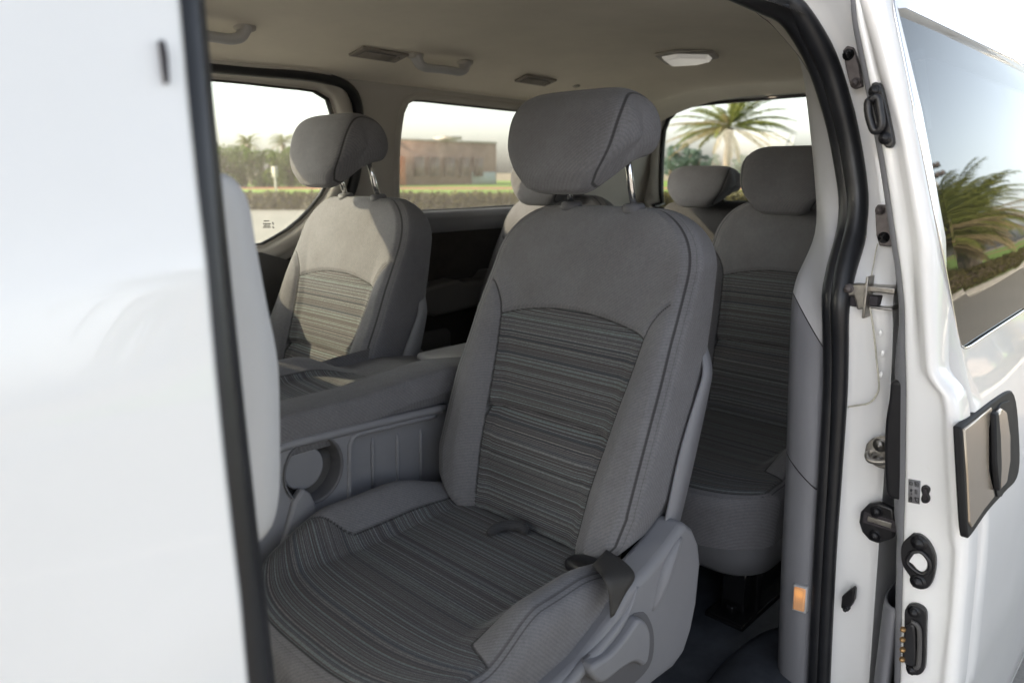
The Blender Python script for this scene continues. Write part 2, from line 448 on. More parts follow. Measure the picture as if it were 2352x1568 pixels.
    df = np.where((FR > 0) & (ins > 0), dist_poly(YZ, fold), 9)
    V[:, 0] += .006*np.exp(-(seam/.006)**2)+.012*np.exp(-(df/.012)**2)-.008*np.exp(-((YZ[:, 1]-.985)/.04)**2)*(ins > 0)*np.clip(ins/.03, 0, 1)*(FR > 0)
    seam = np.minimum(seam, df*1.5)
    vs = V.tolist(); fs = grid_faces(len(rows), nv, False, True)
    fs += [tuple(range(nv)), tuple((len(rows)-1)*nv+k for k in range(nv))]
    sc_ = V[:, 2]*1.0+.5*0
    return vs, fs, {'ins': ins, 'seam': seam, 'sc': sc_}
def headrest_mesh(k=1.0, wk=1.0, cx=0, cz=0):
    prof = smoothpath([(1.010, 1.468), (1.000, 1.50), (1.008, 1.55), (1.026, 1.60), (1.052, 1.632), (1.09, 1.643), (1.13, 1.630), (1.160, 1.595), (1.168, 1.555), (1.155, 1.528), (1.125, 1.520), (1.09, 1.505), (1.06, 1.478), (1.035, 1.461), (1.010, 1.468)], 90)[:-1]
    c = Vector((1.08, 0, 1.56)); rows = []; seam = []
    ts = np.sin(PI/2*np.linspace(-1, 1, 111))
    WT = smoothpath([(1.45, .072), (1.48, .098), (1.51, .122), (1.545, .139), (1.60, .147), (1.628, .144), (1.645, .130)], 60)
    for t in ts:
        s = (max(0, 1-abs(t)**7.0))**(1/2.8); row = []
        for (x, z) in prof:
            W0 = .138*wk
            W = interp(z, WT)*wk
            W = W*s+W0*(1-s)
            px = c.x+(x-c.x)*s*k+.008*t*t; pz = c.z+(z-c.z)*s*k
            row.append([px+cx, W*t, pz+cz]); seam.append(abs(abs(t)-.85)*.14)
        rows.append(row)
    vs, fs = loft(rows, True)
    V = np.array(vs); sm = np.array(seam); cc = np.array([c.x+cx, 0, c.z+cz])
    dirv = V-cc; dirv[:, 1] = 0; L = np.linalg.norm(dirv, axis=1)[:, None]+1e-6
    V -= dirv/L*(.0018*np.exp(-(sm/.004)**2))[:, None]
    return V.tolist(), fs, {'seam': np.where(sm < .01, sm*.8, 9), 'ins': np.full(len(V), -1.), 'sc': V[:, 2]}
def slab_map(a, b, xf, xr, hw, R, zt, skirt, plan=None):
    """a along x (front..rear extended arc length), b across"""
    pass
def cushion_mesh(hw=.262, xf=.445, xr=.965, H=.13, bol=.045):
    """seat cushion; rounded slab with a raised bolster on each side, drooping front"""
    R = .034; na, nb = 190, 190
    ia0, ia1 = xf+R, xr-R
    ext = R*PI/2+H-R
    A = np.linspace(ia0-ext, ia1+ext*.8, na); B = np.linspace(-(hw-R)-ext, hw-R+ext, nb)
    V = []; INS = []; SM = []; SC = []
    for a in A:
        for b in B:
            ca = min(max(a, ia0), ia1); cb = min(max(b, -(hw-R)), hw-R)
            da, db = a-ca, b-cb; r = math.hypot(da, db)
            if r > 0:
                ux, uy = da/r, db/r; L = min(r, R*PI/2); hor = R*math.sin(L/R); dz = R*(1-math.cos(L/R))
                if r > R*PI/2:
                    over = min(r, ext)-R*PI/2; dz += over; hor -= .05*over
            else: ux = uy = 0; hor = dz = 0
            x = ca+ux*hor; y = cb+uy*hor
            s = y/hw
            # plan: rounded front
            fr = 1-min(1, max(0, (x-xf)/(.26)))
            x += .10*abs(s)**3.2*fr
            t = (x-xf)/(xr-xf)
            top = .848-.012*math.sin(PI*min(1, max(0, t)))
            w = float(sstep(np.array(abs(y)), .155, .225))*float(sstep(np.array(x), .50 if y > 0 else .60, .68 if y > 0 else .72))*(1-.75*float(sstep(np.array(x), .80, .97)))
            sidebias = 1.2 if y < 0 else 1.5
            top += bol*w*sidebias
            top -= .02*(1-w)*float(1-sstep(np.array(x), .44, .60))
            V.append((x, y, top-dz))
            # attributes in top coordinates
            lf = (lambda q: .183+.10*float(1-sstep(np.array(q), .575, .69))) if y > 0 else (lambda q: .19+.09*float(1-sstep(np.array(q), .60, .635)))
            lim = lf(x); sl = (lf(x+.002)-lf(x-.002))/.004
            edge = .012   # roll seam at r=edge
            d1 = (lim-abs(y))/math.sqrt(1+sl*sl); d2 = edge-r
            dd = min(d1, d2)
            INS.append(dd if True else 0); SC.append(a*1.0)
            sm = min(abs(d2), abs(d2+.010)+.0009, abs(d1) if d2 > 0 else 9)
            SM.append(sm)
    V = np.array(V); SM = np.array(SM)
    V[:, 2] -= .0028*np.exp(-(SM/.0045)**2)
    return V.tolist(), grid_faces(na, nb), {'ins': INS, 'seam': SM*.85, 'sc': SC}
BACK = back_mesh(); HEAD = headrest_mesh(); CUSH = cushion_mesh()
def shift(vs, dy): return [(v[0], v[1]+dy, v[2]) for v in vs]
def make_seat(label, group):
    t = thing('cloth_seat', label, 'seat', (X0, SY, FZ), group)
    vs, fs, at_ = CUSH; mesh('seat_cushion', shift(vs, SY), fs, M['cloth'], t, attrs=at_)
    vs, fs, at_ = BACK; bk = mesh('backrest', shift(vs, SY), fs, M['cloth'], t, attrs=at_)
    # hard shell on the back of the backrest
    g = Geo(); rows = []
    for z in np.linspace(.86, 1.26, 30):
        hw = .249-.05*float(sstep(np.array(z), 1.14, 1.26)); x0 = lean(z)+.110; T = .018*math.sin(PI*min(1, (z-.86)/.46*.9+.1))+.012
        x1 = x0-.035*float(1-sstep(np.array(z), 1.0, 1.22))
        rows.append([(x1, SY-hw-.0005, z), (x0+T*.7, SY-hw-.002, z), (x0+T, SY-hw+.02, z), (x0+T, SY+hw-.02, z), (x0+T*.7, SY+hw+.002, z), (x1, SY+hw+.0005, z)])
    vs, fs = loft(rows); g.add(vs, fs); g.out('back_shell', M['plastic'], t, bev=0, solid=.004)
    hr = mesh('headrest', shift(HEAD[0], SY), HEAD[1], M['cloth_plain'], t, attrs=HEAD[2])
    for s in (-1, 1):
        y = SY+s*.075-.0
        g = Geo(); g.tube([(1.165, y, 1.42), (1.148, y, 1.47), (1.125, y, 1.56)], .0065, 16); g.out('headrest_post', M['chrome'], t)
        g = Geo(); g.tube([(1.160, y, 1.43), (1.158, y, 1.436), (1.157, y, 1.4415), (1.157, y, 1.443)], [.0215, .0215, .019, .012], 24)
        o = g.out('post_collar', M['recess'], t)
    return t, bk
seat_main, _ = make_seat('dark grey cloth seat in the open doorway, largest and nearest, lever on its plastic side', 'second and third row seats of the van')
def seat_base(t, y0, sgn=1, full=True):
    """plastic skirt and black steel pedestal below a cushion"""
    g = Geo(); rows = []
    for (z, k, fx) in ((.765, 1.0, 0), (.74, 1.0, 0), (.66, .97, .02), (.60, .90, .05), (.575, .80, .08)):
        hw = .245*k; xf = .50+fx; xr = 1.0
        rows.append([(p[0], p[1]+y0, z) for p in rrect(xf, xr, -hw, hw, [.03, .09, .09, .03], 6)])
    vs, fs = loft(rows, True, True); g.add(vs, fs); g.out('base_skirt', M['plastic'], t)
    g = Geo()
    for yy in (-.15, .15):
        g.prism(rrect(.60, .93, .455, .60, .03, 4), 1, y0+yy-.03, y0+yy+.03)
        g.prism(rrect(.56, .99, .452, .475, .008, 3), 1, y0+yy-.05, y0+yy+.05)
        for xx in (.60, .95): g.cyl((xx, y0+yy, .485), (0, 0, 1), .015, .02, 6)
        g.tube([(.66, y0+yy-.034, .47), (.66, y0+yy-.034, .60)], .012, 10)
    g.out('pedestal', M['blacksteel'], t, bev=.006)
seat_base(seat_main, SY)
far2 = copy_tree(seat_main); far2.location = (X0+.005, 1.69, FZ); far2['label'] = 'dark grey seat against the far wall with a bright patch of sunlight on its backrest'
near3 = copy_tree(seat_main); near3.location = (X0+.92, .885, FZ); near3['label'] = 'dark shaded seat directly behind the nearest seat, cut by the grey door pillar'
far3 = copy_tree(seat_main); far3.location = (X0+.88, 1.735, FZ); far3['label'] = 'mostly hidden far seat seen under the side window between two other headrests'
for o_ in (near3, far3):
    for ch in o_.children:
        if ch.name.startswith('headrest') and 'post' not in ch.name: ch.location.z -= .062
        if ch.name.startswith('headrest_post'): ch.location.z -= .045
    o_.location.z -= .012
# --- recliner shell, lever, belt on the nearest seat
def trace(pts, ax, val, keep):
    return [tuple(at(u, v, ax, val)[k] for k in keep) for u, v in pts]
def uy(y): return y
out_ = trace([(1568, 1196), (1588, 1212), (1601, 1245), (1605, 1290), (1596, 1380), (1584, 1440), (1566, 1496), (1540, 1532), (1500, 1562), (1440, 1610), (1380, 1660), (1180, 1668), (1250, 1590), (1330, 1515), (1400, 1420), (1436, 1350), (1478, 1312), (1530, 1250)], 1, .607, (0, 2))
g = Geo(); g.prism(out_, 1, .600, .66); side = g.out('recliner_shell', M['plastic'], seat_main, bev=.014, bseg=5)
inn_ = trace([(1545, 1250), (1560, 1330), (1540, 1400), (1500, 1390), (1480, 1400), (1440, 1420), (1370, 1490), (1340, 1530), (1330, 1600), (1250, 1640), (1290, 1575), (1345, 1515), (1412, 1425), (1450, 1350), (1490, 1315)], 1, .6, (0, 2))
lv = trace([(1462, 1418), (1478, 1424), (1489, 1446), (1490, 1480), (1484, 1515), (1474, 1528), (1462, 1520), (1448, 1520), (1425, 1533), (1376, 1566), (1352, 1534), (1400, 1498), (1436, 1456)], 1, .585, (0, 2))
g = Geo(); g.prism(smoothpath(lv+[lv[0]], 44)[:-1], 1, .580, .603); g.out('recliner_lever', M['plastic'], seat_main, bev=.007, bseg=4)
rc_ = trace([(1458, 1408), (1484, 1408), (1502, 1450), (1500, 1510), (1478, 1550), (1430, 1590), (1360, 1640), (1336, 1530), (1395, 1480), (1430, 1440)], 1, .598, (0, 2))
g = Geo(); g.prism(smoothpath(rc_+[rc_[0]], 40)[:-1], 1, .5985, .604); g.out('lever_recess_shade', M['recess'], seat_main, bev=.001)  # thin dark pad on the shell; the recess shade is put into its colour
# raised ridge on the shell
rp = trace([(1560, 1232), (1530, 1290), (1508, 1360), (1495, 1400)], 1, .604, (0, 2)); rp = smoothpath(rp, 14)
g = Geo(); g.tube([(a, .602, b) for a, b in rp], [.004+.010*math.sin(PI*i/13) for i in range(14)], 12); g.out('shell_ridge', M['plastic'], seat_main)
rp = trace([(1462, 1345), (1440, 1400), (1395, 1462), (1352, 1512), (1300, 1570), (1255, 1615)], 1, .603, (0, 2)); rp = smoothpath(rp, 20)
g = Geo(); g.tube([(a, .602, b) for a, b in rp], [.003+.007*min(1, i/6) for i in range(20)], 12); g.out('shell_ridge', M['plastic'], seat_main)
# belt: buckle and webbing
def ribbon(name, prs, m, parent, thick=.0015):
    vs = []; 
    L = smoothpath([a for a, b in prs], 20); Rb = smoothpath([b for a, b in prs], 20); rows = [[Vector(a).lerp(Vector(b), t) for t in (0, .25, .5, .75, 1)] for a, b in zip(L, Rb)]
    v, f = loft(rows); return mesh(name, v, f, m, parent, solid=thick)
def ap(u, v, y): return tuple(at(u, v, 1, y))
ribbon('seat_belt', [(ap(1360, 1298, .650), ap(1392, 1262, .67)), (ap(1380, 1318, .612), ap(1432, 1288, .630)), (ap(1394, 1345, .596), ap(1458, 1322, .598)), (ap(1400, 1378, .592), ap(1436, 1362, .594)), (ap(1402, 1418, .592), ap(1410, 1412, .592))], M['belt'], seat_main)
def ellipsoid(c, r, n=20, m=12, p=2.0):
    vs = []; 
    for i in range(m+1):
        th = PI*i/m
        for j in range(n):
            ph = 2*PI*j/n
            sp = lambda q: math.copysign(abs(q)**(2/p), q)
            vs.append((c[0]+r[0]*sp(math.sin(th))*sp(math.cos(ph)), c[1]+r[1]*sp(math.sin(th))*sp(math.sin(ph)), c[2]+r[2]*sp(math.cos(th))))
    return vs, grid_faces(m+1, n, False, True)
pb = at(1342, 1290, 1, .70)+Vector((0, 0, -.006))
g = Geo(); v, f = ellipsoid((0, 0, 0), (.024, .036, .013), p=2.6)
rt = Matrix.Rotation(-.12, 3, 'X'); g.add([rt @ Vector(q)+pb for q in v], f); g.out('belt_buckle', M['black'], seat_main)
pk = at(1180, 1212, 2, .858)
g = Geo(); g.tube(smoothpath([at(1120, 1225, 2, .852), at(1150, 1208, 2, .856), at(1190, 1206, 2, .856), at(1212, 1222, 2, .852)], 14), [.004, .008]+[.010]*10+[.008, .004], 10); g.out('buckle_pocket', M['cloth_plain'], seat_main)
# hinge cover between cushion and backrest on the inner side
hc = at(1075, 1150, 1, 1.12)
g = Geo(); g.prism([(hc.x-.06, hc.z-.09), (hc.x-.03, hc.z+.02), (hc.x+.0, hc.z+.05), (hc.x+.09, hc.z+.03), (hc.x+.12, hc.z-.09)], 1, 1.10, 1.15); g.out('hinge_cover', M['plastic'], seat_main, bev=.012, bseg=3)
# ---------------- folded centre seat between the two second-row seats
cen = thing('folded_centre_seat', 'narrow centre seat folded flat, striped top over grey plastic side with cup holder', 'seat', (.75, 1.3, FZ))
YS = 1.165
topA = [at(u, v, 1, YS) for u, v in ((560, 975), (665, 940), (760, 912), (870, 880), (960, 858), (1010, 868))]
def ftop(x): return interp(x, [(0.2, 1.07), (.64, 1.076), (.80, 1.076), (.90, 1.086), (1.02, 1.092), (1.15, 1.075), (1.3, 1.05)])
g = Geo(); V = []; INS = []; SM = []; SC = []
na, nb = 120, 90
for i in range(na):
    x = .15+1.02*i/(na-1)
    endr = max(0, (x-1.10)/.07)
    for j in range(nb):
        s = j/(nb-1)
        # cross-section from lower near edge, up over the near bolster, dip, far bolster, down
        P = smoothpath_c = None
        prof = [(.014, -.085), (.001, -.058), (-.004, -.046), (0, -.008), (.018, .002), (.05, .004), (.083, .002), (.10, -.002), (.14, 0), (.18, .004), (.20, .018), (.235, .034), (.26, .032), (.28, .008), (.285, -.05)]
        k = s*(len(prof)-1); k0 = min(int(k), len(prof)-2); t = k-k0; t2 = t
        a = prof[max(0, k0-1)]; b = prof[k0]; c = prof[k0+1]; d = prof[min(len(prof)-1, k0+2)]
        q = [.5*(2*b[m_]+(c[m_]-a[m_])*t+(2*a[m_]-5*b[m_]+4*c[m_]-d[m_])*t*t+(3*b[m_]-3*c[m_]+d[m_]-a[m_])*t**3) for m_ in (0, 1)]
        dip = float(1-sstep(np.array(x), .78, .93))
        fb = math.exp(-((q[0]-.235)/.03)**2)*.018*float(1-sstep(np.array(x), .8, .95))
        zz = ftop(x)+(q[1] if q[0] < .09 or q[1] < 0 and q[0] > .2 else q[1]*dip-(1-dip)*.028*float(sstep(np.array(q[0]), .09, .15)))
        if i > na-8: zz -= .03*(1-math.sqrt(max(0, 1-((i-(na-8))/7)**2)))
        V.append((x, YS+q[0], zz))
        d1 = min(q[0]-.085, .196-q[0]); d1 = min(d1, .93-x-.3*max(0, q[0]-.083)) if q[0] > .05 else -1
        INS.append(d1); SM.append(abs(d1) if d1 > -.02 else min(9, abs(d1))); SC.append(x)
mesh('folded_backrest', V, grid_faces(na, nb), M['cloth'], cen, attrs={'ins': INS, 'seam': SM, 'sc': SC})
# plastic side panel with recess, cup holder
def sidepoly(pts, y): return trace(pts, 1, y, (0, 2))
edge_top = [(560, 1048), (640, 1020), (672, 1010), (760, 988), (850, 966), (930, 948), (1005, 932)]
outer = sidepoly([(560, 1180), (560, 1048), (640, 1020), (672, 1010), (760, 988), (850, 966), (930, 948), (1060, 920), (1060, 1240), (560, 1320)], YS)
cup = at(720, 1078, 1, YS); rx = at(770, 1078, 1, YS).x-cup.x
hole = [(cup.x+.058*math.cos(a), cup.z+.062*math.sin(a)) for a in np.linspace(0, 2*PI, 32, endpoint=False)]
rec = sidepoly([(806, 1230), (803, 1040), (808, 1006), (822, 995), (880, 981), (950, 966), (1040, 946), (1050, 1238)], YS)
v, f = sheet(outer, [hole, rec], .04, lambda a, b: (a, YS, b))
g = Geo(); g.add(v, f)
# recess floor and its rim
rec2 = [(a+.004, b-.004) for a, b in rec]
n = len(rec); vs = [(a, YS, b) for a, b in rec]+[(a+.003, YS+.018, b-.003) for a, b in rec]
g.add(vs, [(i, (i+1) % n, n+(i+1) % n, n+i) for i in range(n)])
v, f = sheet(rec, [], .05, lambda a, b: (a+.003, YS+.018, b-.003)); g.add(v, f)
o = g.out('side_panel', M['plastic'], cen, bev=0)
# rounded border beads and ribs
g = Geo(); bp_ = smoothpath(sidepoly([(803, 1225), (803, 1040), (808, 1008), (824, 996), (880, 982), (1000, 954)], YS), 30)
g.tube([(a, YS+.001, b) for a, b in bp_], .006, 10); g.out('panel_bead', M['plastic'], cen)
g = Geo(); tp = smoothpath(sidepoly([(560, 1052), (640, 1024), (672, 1013), (760, 992), (850, 970), (930, 952), (1020, 932)], YS), 24)
g.tube([(a, YS-.001, b-.004) for a, b in tp], .009, 10); g.out('panel_bead', M['plastic'], cen)
for u in (855, 912, 966):
    a = at(u, 1005+(u-855)*-.18, 1, YS+.018); b = at(u+2, 1150, 1, YS+.018)
    g = Geo(); g.tube([a, a.lerp(b, .1), a.lerp(b, .5), b], [.002, .005, .005, .003], 8); g.out('panel_rib', M['plastic'], cen)
g = Geo(); N = 32; rows = []
for (dy, k) in ((-.004, 1.05), (-.006, 1.0), (.0, .96), (.03, .94), (.055, .92)):
    rows.append([(cup.x+.060*k*math.cos(a), YS+dy, cup.z+.064*k*math.sin(a)) for a in np.linspace(0, 2*PI, N, endpoint=False)])
v, f = loft(rows, True); f.append(tuple(4*N+k for k in range(N))); g.add(v, f); g.out('cup_holder', M['recess'], cen)
g = Geo(); g.cyl((cup.x-.012, YS+.028, cup.z+.002), (0, 1, 0), .042, .03, 32); g.out('cup_holder_disc', M['plastic'], cen, bev=.003)
g = Geo(); g.prism(sidepoly([(668, 1150), (690, 1118), (708, 1130), (722, 1160), (715, 1210), (640, 1260)], YS), 1, YS-.012, YS+.01); g.out('cup_holder_clip', M['plastic'], cen, bev=.006)
# front closing box of folded seat
g = Geo(); g.box((.62, YS+.15, .72), (.9, .24, .52)); g.out('base_box', M['plastic_dark'], cen, bev=.02)
hb = [at(u, v, 2, 1.075) for u, v in ((948, 832), (1000, 818), (1036, 820), (1030, 842), (990, 838))]
g = Geo(); g.prism([(1.10, 1.40), (1.10, 1.20), (1.28, 1.20), (1.32, 1.26), (1.32, 1.40)], 2, 1.02, 1.068); g.out('hinge_cap', M['plastic_light'], cen, bev=.01, bseg=3)
g = Geo(); g.cyl((1.225, 1.335, 1.069), (0, 0, 1), .016, .006, 24); g.out('release_button', M['plastic_dark'], cen)
# ---------------- driver seat (rear edge seen past the pillar)
drv = thing('driver_seat', 'pale grey seat back edge beside the black door seal on the left', 'seat', (.2, .88, FZ))
pr = smoothpath(trace([(545, 398), (575, 420), (600, 470), (615, 560), (640, 700), (658, 790), (666, 860), (668, 960), (668, 1080), (664, 1150), (650, 1205), (622, 1242)], 1, .60, (0, 2)), 40)
rows = []
for (x, z) in pr:
    rows.append([(x-.20, .64, z), (x-.14, .60, z), (x-.03, .598, z), (x-.008, .606, z), (x, .63, z), (x+.004, .70, z), (x+.006, .88, z), (x, 1.10, z), (x-.03, 1.14, z), (x-.18, 1.12, z)])
v, f = loft(rows, True, True); mesh('backrest', v, f, M['plastic_light'], drv)
g = Geo(); g.prism(rrect(-.42, .18, .70, .86, .06, 6), 1, .64, 1.14); g.out('seat_cushion', M['cloth_plain'], drv, bev=.03, bseg=3)
g = Geo(); g.box((-.1, .89, .57), (.5, .4, .24)); g.out('base', M['plastic_dark'], drv, bev=.02)
psg = thing('passenger_seat', 'grey front seat out of view ahead of the far seat', 'seat', (.2, 1.74, FZ))  # unseen seat, added to block sun from the folded centre seat
g = Geo(); g.prism([(.02, .86), (.16, .86), (.26, 1.3), (.22, 1.40), (.14, 1.42), (.08, 1.36)], 1, 1.50, 1.98); g.out('backrest', M['cloth_plain'], psg, bev=.04, bseg=4)
g = Geo(); g.prism(rrect(-.42, .16, .70, .86, .06, 6), 1, 1.50, 1.98); g.out('seat_cushion', M['cloth_plain'], psg, bev=.03, bseg=3)
g = Geo(); g.prism([(.13, 1.45), (.22, 1.46), (.24, 1.6), (.18, 1.64), (.13, 1.6)], 1, 1.61, 1.87); g.out('headrest', M['cloth_plain'], psg, bev=.03, bseg=4)
# ---------------- rear bench
bench = thing('rear_bench', 'low dark bench at the back with a small wide headrest under the rear window', 'seat', (2.6, 1.28, FZ))
g = Geo(); rows = []
for z, xo, hw in ((.85, 0, .66), (1.0, .03, .68), (1.2, .08, .69), (1.32, .11, .68), (1.37, .125, .66), (1.395, .15, .62)):
    T = .13 if z < 1.35 else .08
    rows.append([(2.50+xo+px*T, 1.02+py*1.0, z) for px, py in [(0, -hw*.6), (0, 0), (0, hw), (.2, hw+.02), (1, hw+.02), (1, -hw*.6)]])
v, f = loft(rows, True, True); mesh('backrest', v, f, M['cloth_plain'], bench, sub=2)
hm = headrest_mesh(1.0, .98)
for yy in (1.505, .95):
    vs = [((x-1.08)*1.0+2.60, y+yy, (z-1.56)*.86+1.452) for x, y, z in hm[0]]
    mesh('headrest', vs, hm[1], M['cloth_plain'], bench, attrs=hm[2])
    for s in (-1, 1):
        g = Geo(); g.tube([(2.65, yy+s*.07, 1.36), (2.63, yy+s*.07, 1.45)], .006, 12); g.out('headrest_post', M['chrome'], bench)
g = Geo(); g.prism(rrect(2.05, 2.62, .72, .86, .05, 5), 1, .62, 1.95); g.out('seat_cushion', M['cloth_plain'], bench, bev=.03, bseg=3)
g = Geo(); g.box((2.35, 1.28, .58), (.45, 1.2, .28)); g.out('base', M['plastic_dark'], bench, bev=.02)

# ============================================================ VAN
van = thing('van', 'white passenger van with its side door slid open to show grey seats', 'van', (1.2, 1.28, 0))
# --- opening traces (photo outline -> real side surface)
sealL = [(1746, 15), (1796, 40), (1841, 96), (1872, 166), (1902, 252), (1922, 343), (1935, 428), (1938, 484), (1935, 534), (1912, 605), (1897, 660), (1894, 706), (1895, 790), (1893, 903), (1880, 1090), (1868, 1295), (1856, 1568), (1849, 1760)]
sealR = [(1821, 0), (1860, 28), (1907, 121), (1930, 180), (1955, 272), (1971, 350), (1983, 430), (1986, 484), (1977, 544), (1957, 620), (1947, 680), (1945, 725), (1946, 832), (1943, 930), (1934, 1102), (1922, 1280), (1907, 1568), (1899, 1760)]
trimA = [(1700, -10), (1749, 35), (1791, 61), (1822, 98), (1843, 155), (1855, 234), (1866, 330), (1874, 420), (1878, 497), (1871, 548), (1850, 600), (1834, 633), (1822, 680), (1818, 735), (1813, 867), (1806, 1090), (1796, 1300), (1786, 1568), (1780, 1760)]
N = 90
L3 = smoothpath([on_y(u, v, S, .030) for u, v in sealL], N); R3 = smoothpath([on_y(u, v, S, -.015) for u, v in sealR], N)
A3 = smoothpath([on_y(u, v, S, .095) for u, v in trimA], N)
# forward run along the roof and down the front pillar
c0 = Vector(L3[0]); c1 = Vector(R3[0])
def pillarB(u0, u1, off):    # straight traced edge of the front seal
    return [on_y(u0+(u1-u0)*v/1568., v, S, off) for v in (40, 400, 800, 1200, 1568, 1750)]
frontL = pillarB(412, 574, .03); frontR = pillarB(405, 562, -.015)
def topRun(p, q, zmax, off):
    """from rear-corner point p forward to the head of the front pillar q"""
    pts = []
    return [Vector((p.x-.12, S(zmax-.004)+off, zmax-.004)), Vector((p.x-.35, S(zmax)+off, zmax)), Vector((q.x+.22, S(zmax-.004)+off, zmax-.004)), Vector((q.x+.08, S(zmax-.025)+off, zmax-.025)), Vector((q.x+.015, S(zmax-.10)+off, zmax-.10))]
def seg3(front, c, dd, off):
    a_ = [Vector(p) for p in smoothpath(front[::-1], 50)]
    b_ = smoothpath([front[0]]+topRun(c, front[0], c.z+dd, off)[::-1]+[c], 70)
    return a_+[Vector(p) for p in b_[1:-1]]
loopL = seg3(frontL, c0, .010, .03)+[Vector(p) for p in L3]
loopR = seg3(frontR, c1, .012, -.015)+[Vector(p) for p in R3]
NN = len(loopL)
g = Geo()
p1 = [a.lerp(b, .28)+Vector((-.004 if i > 60 else 0, -.003, 0)) for i, (a, b) in enumerate(zip(loopL, loopR))]; p2 = [a.lerp(b, .70)+Vector((-.004 if i > 60 else 0, -.001, 0)) for i, (a, b) in enumerate(zip(loopL, loopR))]
w = [(a-b).length for a, b in zip(loopL, loopR)]
g.tube(p1, [max(.008, q*.29) for q in w], 16); g.tube(p2, [max(.008, q*.27) for q in w], 16)
g.out('door_opening_seal', M['rubber'], van)
# --- rear pillar trim (between inner edge A and the seal), in three mouldings split by thin gaps
rows = []; 
L3v = [Vector(p) for p in L3]; A3v = [Vector(p) for p in A3]
for a, b in zip(A3v, L3v):
    back = a+Vector((.08, .024, 0)) if a.z < 1.70 else a+Vector((.07, .030, .012))
    row = [back+Vector((.10, .03, 0)), back, a+Vector((.010, .006, 0))]
    for t in (.08, .2, .4, .6, .8, .95): 
        p = a.lerp(b, t); bul = math.sin(PI*min(1, t*1.0))**.6*.016
        row.append(p+Vector((-bul, -bul*.38, 0)))
    row.append(b+Vector((.01, -.002, 0)))
    rows.append(row)
def split(z0, z1):
    idx = [i for i in range(N) if z0 <= rows[i][4].z <= z1]
    return [rows[i] for i in range(max(0, idx[0]), min(N, idx[-1]+1))]
zs_ = [rows[i][5].z for i in range(N)]
def part_rows(i0, i1): return rows[i0:i1+1]
def idx_for_v(vv, key=1):
    # row whose trim edge lies nearest to the photographed gap height
    best = min(range(N), key=lambda i: abs(rows[i][5].z-at(*vv, 1, .53).z)+ (0 if i > N*.3 or key == 0 else 9))
    return best
iA = min(range(N), key=lambda i: (A3v[i]-on_y(1826, 100, S, .095)).length)
iB = min(range(N), key=lambda i: (A3v[i]-on_y(1822, 672, S, .095)).length)
iC = min(range(N), key=lambda i: (A3v[i]-on_y(1806, 1050, S, .095)).length)
for (i0, i1, m_) in ((0, iA, 'liner_trim'), (iA, iB, 'plastic_light'), (iB, iC, 'plastic'), (iC, N-1, 'plastic')):
    rr = [list(r) for r in rows[i0:i1+1]]
    # gap: pull end rows by 1.5 mm
    d0 = (rr[1][4]-rr[0][4]).normalized()*.0016; rr[0] = [p+d0 for p in rr[0]]
    d1 = (rr[-2][4]-rr[-1][4]).normalized()*.0016; rr[-1] = [p+d1 for p in rr[-1]]
    v, f = loft(rr); mesh('pillar_trim', v, f, M[m_], van)
v, f = loft([[p+Vector((.010, .004, 0)) for p in r] for r in rows]); mesh('pillar_core', v, f, M['slot'], van)
# lit courtesy lamp on the pillar
xl = min(L3, key=lambda p: abs(p[2]-.80))[0]-.004
q = [at(u, v, 0, xl) for u, v in ((1826, 1333), (1861, 1342), (1857, 1408), (1822, 1396))]
ctr = sum(q, Vector())/4
lmp = Geo()
ex = (q[1]-q[0]).normalized(); ez = (q[0]-q[3]).normalized(); nn_ = ex.cross(ez).normalized()
if nn_.dot(Vector((0, 0, EZ))-ctr) < 0: nn_ = -nn_
off_ = .004
cz_ = ctr+nn_*off_
# bring size to the same apparent extent
def quad_box(g, c, ex, ez, n, w_, h_, t_, k=0):
    rt = Matrix((ex, ez, n)).transposed()
    g.box(c, (w_, h_, t_), k, rt)
wq = (q[1]-q[0]).length*.95; hq = (q[0]-q[3]).length*.95
g = Geo(); quad_box(g, cz_, ex, ez, nn_, wq, hq, .014)
lampo = g.out('courtesy_lamp', M['plastic_light'], van, bev=.003)
g = Geo(); quad_box(g, cz_+nn_*.006, ex, ez, nn_, wq*.80, hq*.86, .008); 
def amber(P):
    m, nt, b = mat('lit_amber_lens'); co = coords(nt); b.inputs['Base Color'].default_value = (.5, .3, .15, 1); b.inputs['Roughness'].default_value = .25
    dn = nd(nt, 'ShaderNodeVectorMath', operation='DISTANCE'); lk(nt, co, dn.inputs[0]); dn.inputs[1].default_value = P
    ck = nd(nt, 'ShaderNodeTexVoronoi'); ck.inputs['Scale'].default_value = 230; ck.inputs['Randomness'].default_value = 0; lk(nt, co, ck.inputs[0])
    c = ramp(nt, math_(nt, 'MULTIPLY', dn.outputs['Value'], 42.), [(.0, (1., .62, .22)), (.3, (.62, .26, .06)), (.6, (.26, .10, .035)), (1, (.14, .06, .03))]).outputs[0]
    c = mixc(nt, .55, c, ramp(nt, ck.outputs['Distance'], [(.1, (1, 1, 1)), (.6, (.25, .25, .25))]).outputs[0], 'MULTIPLY')
    lk(nt, c, b.inputs['Emission Color']); b.inputs['Emission Strength'].default_value = .85; return m
g.out('lamp_lens', amber(tuple(cz_+ez*.012-Vector((1.2, 1.28, 0)))), lampo, bev=.003)
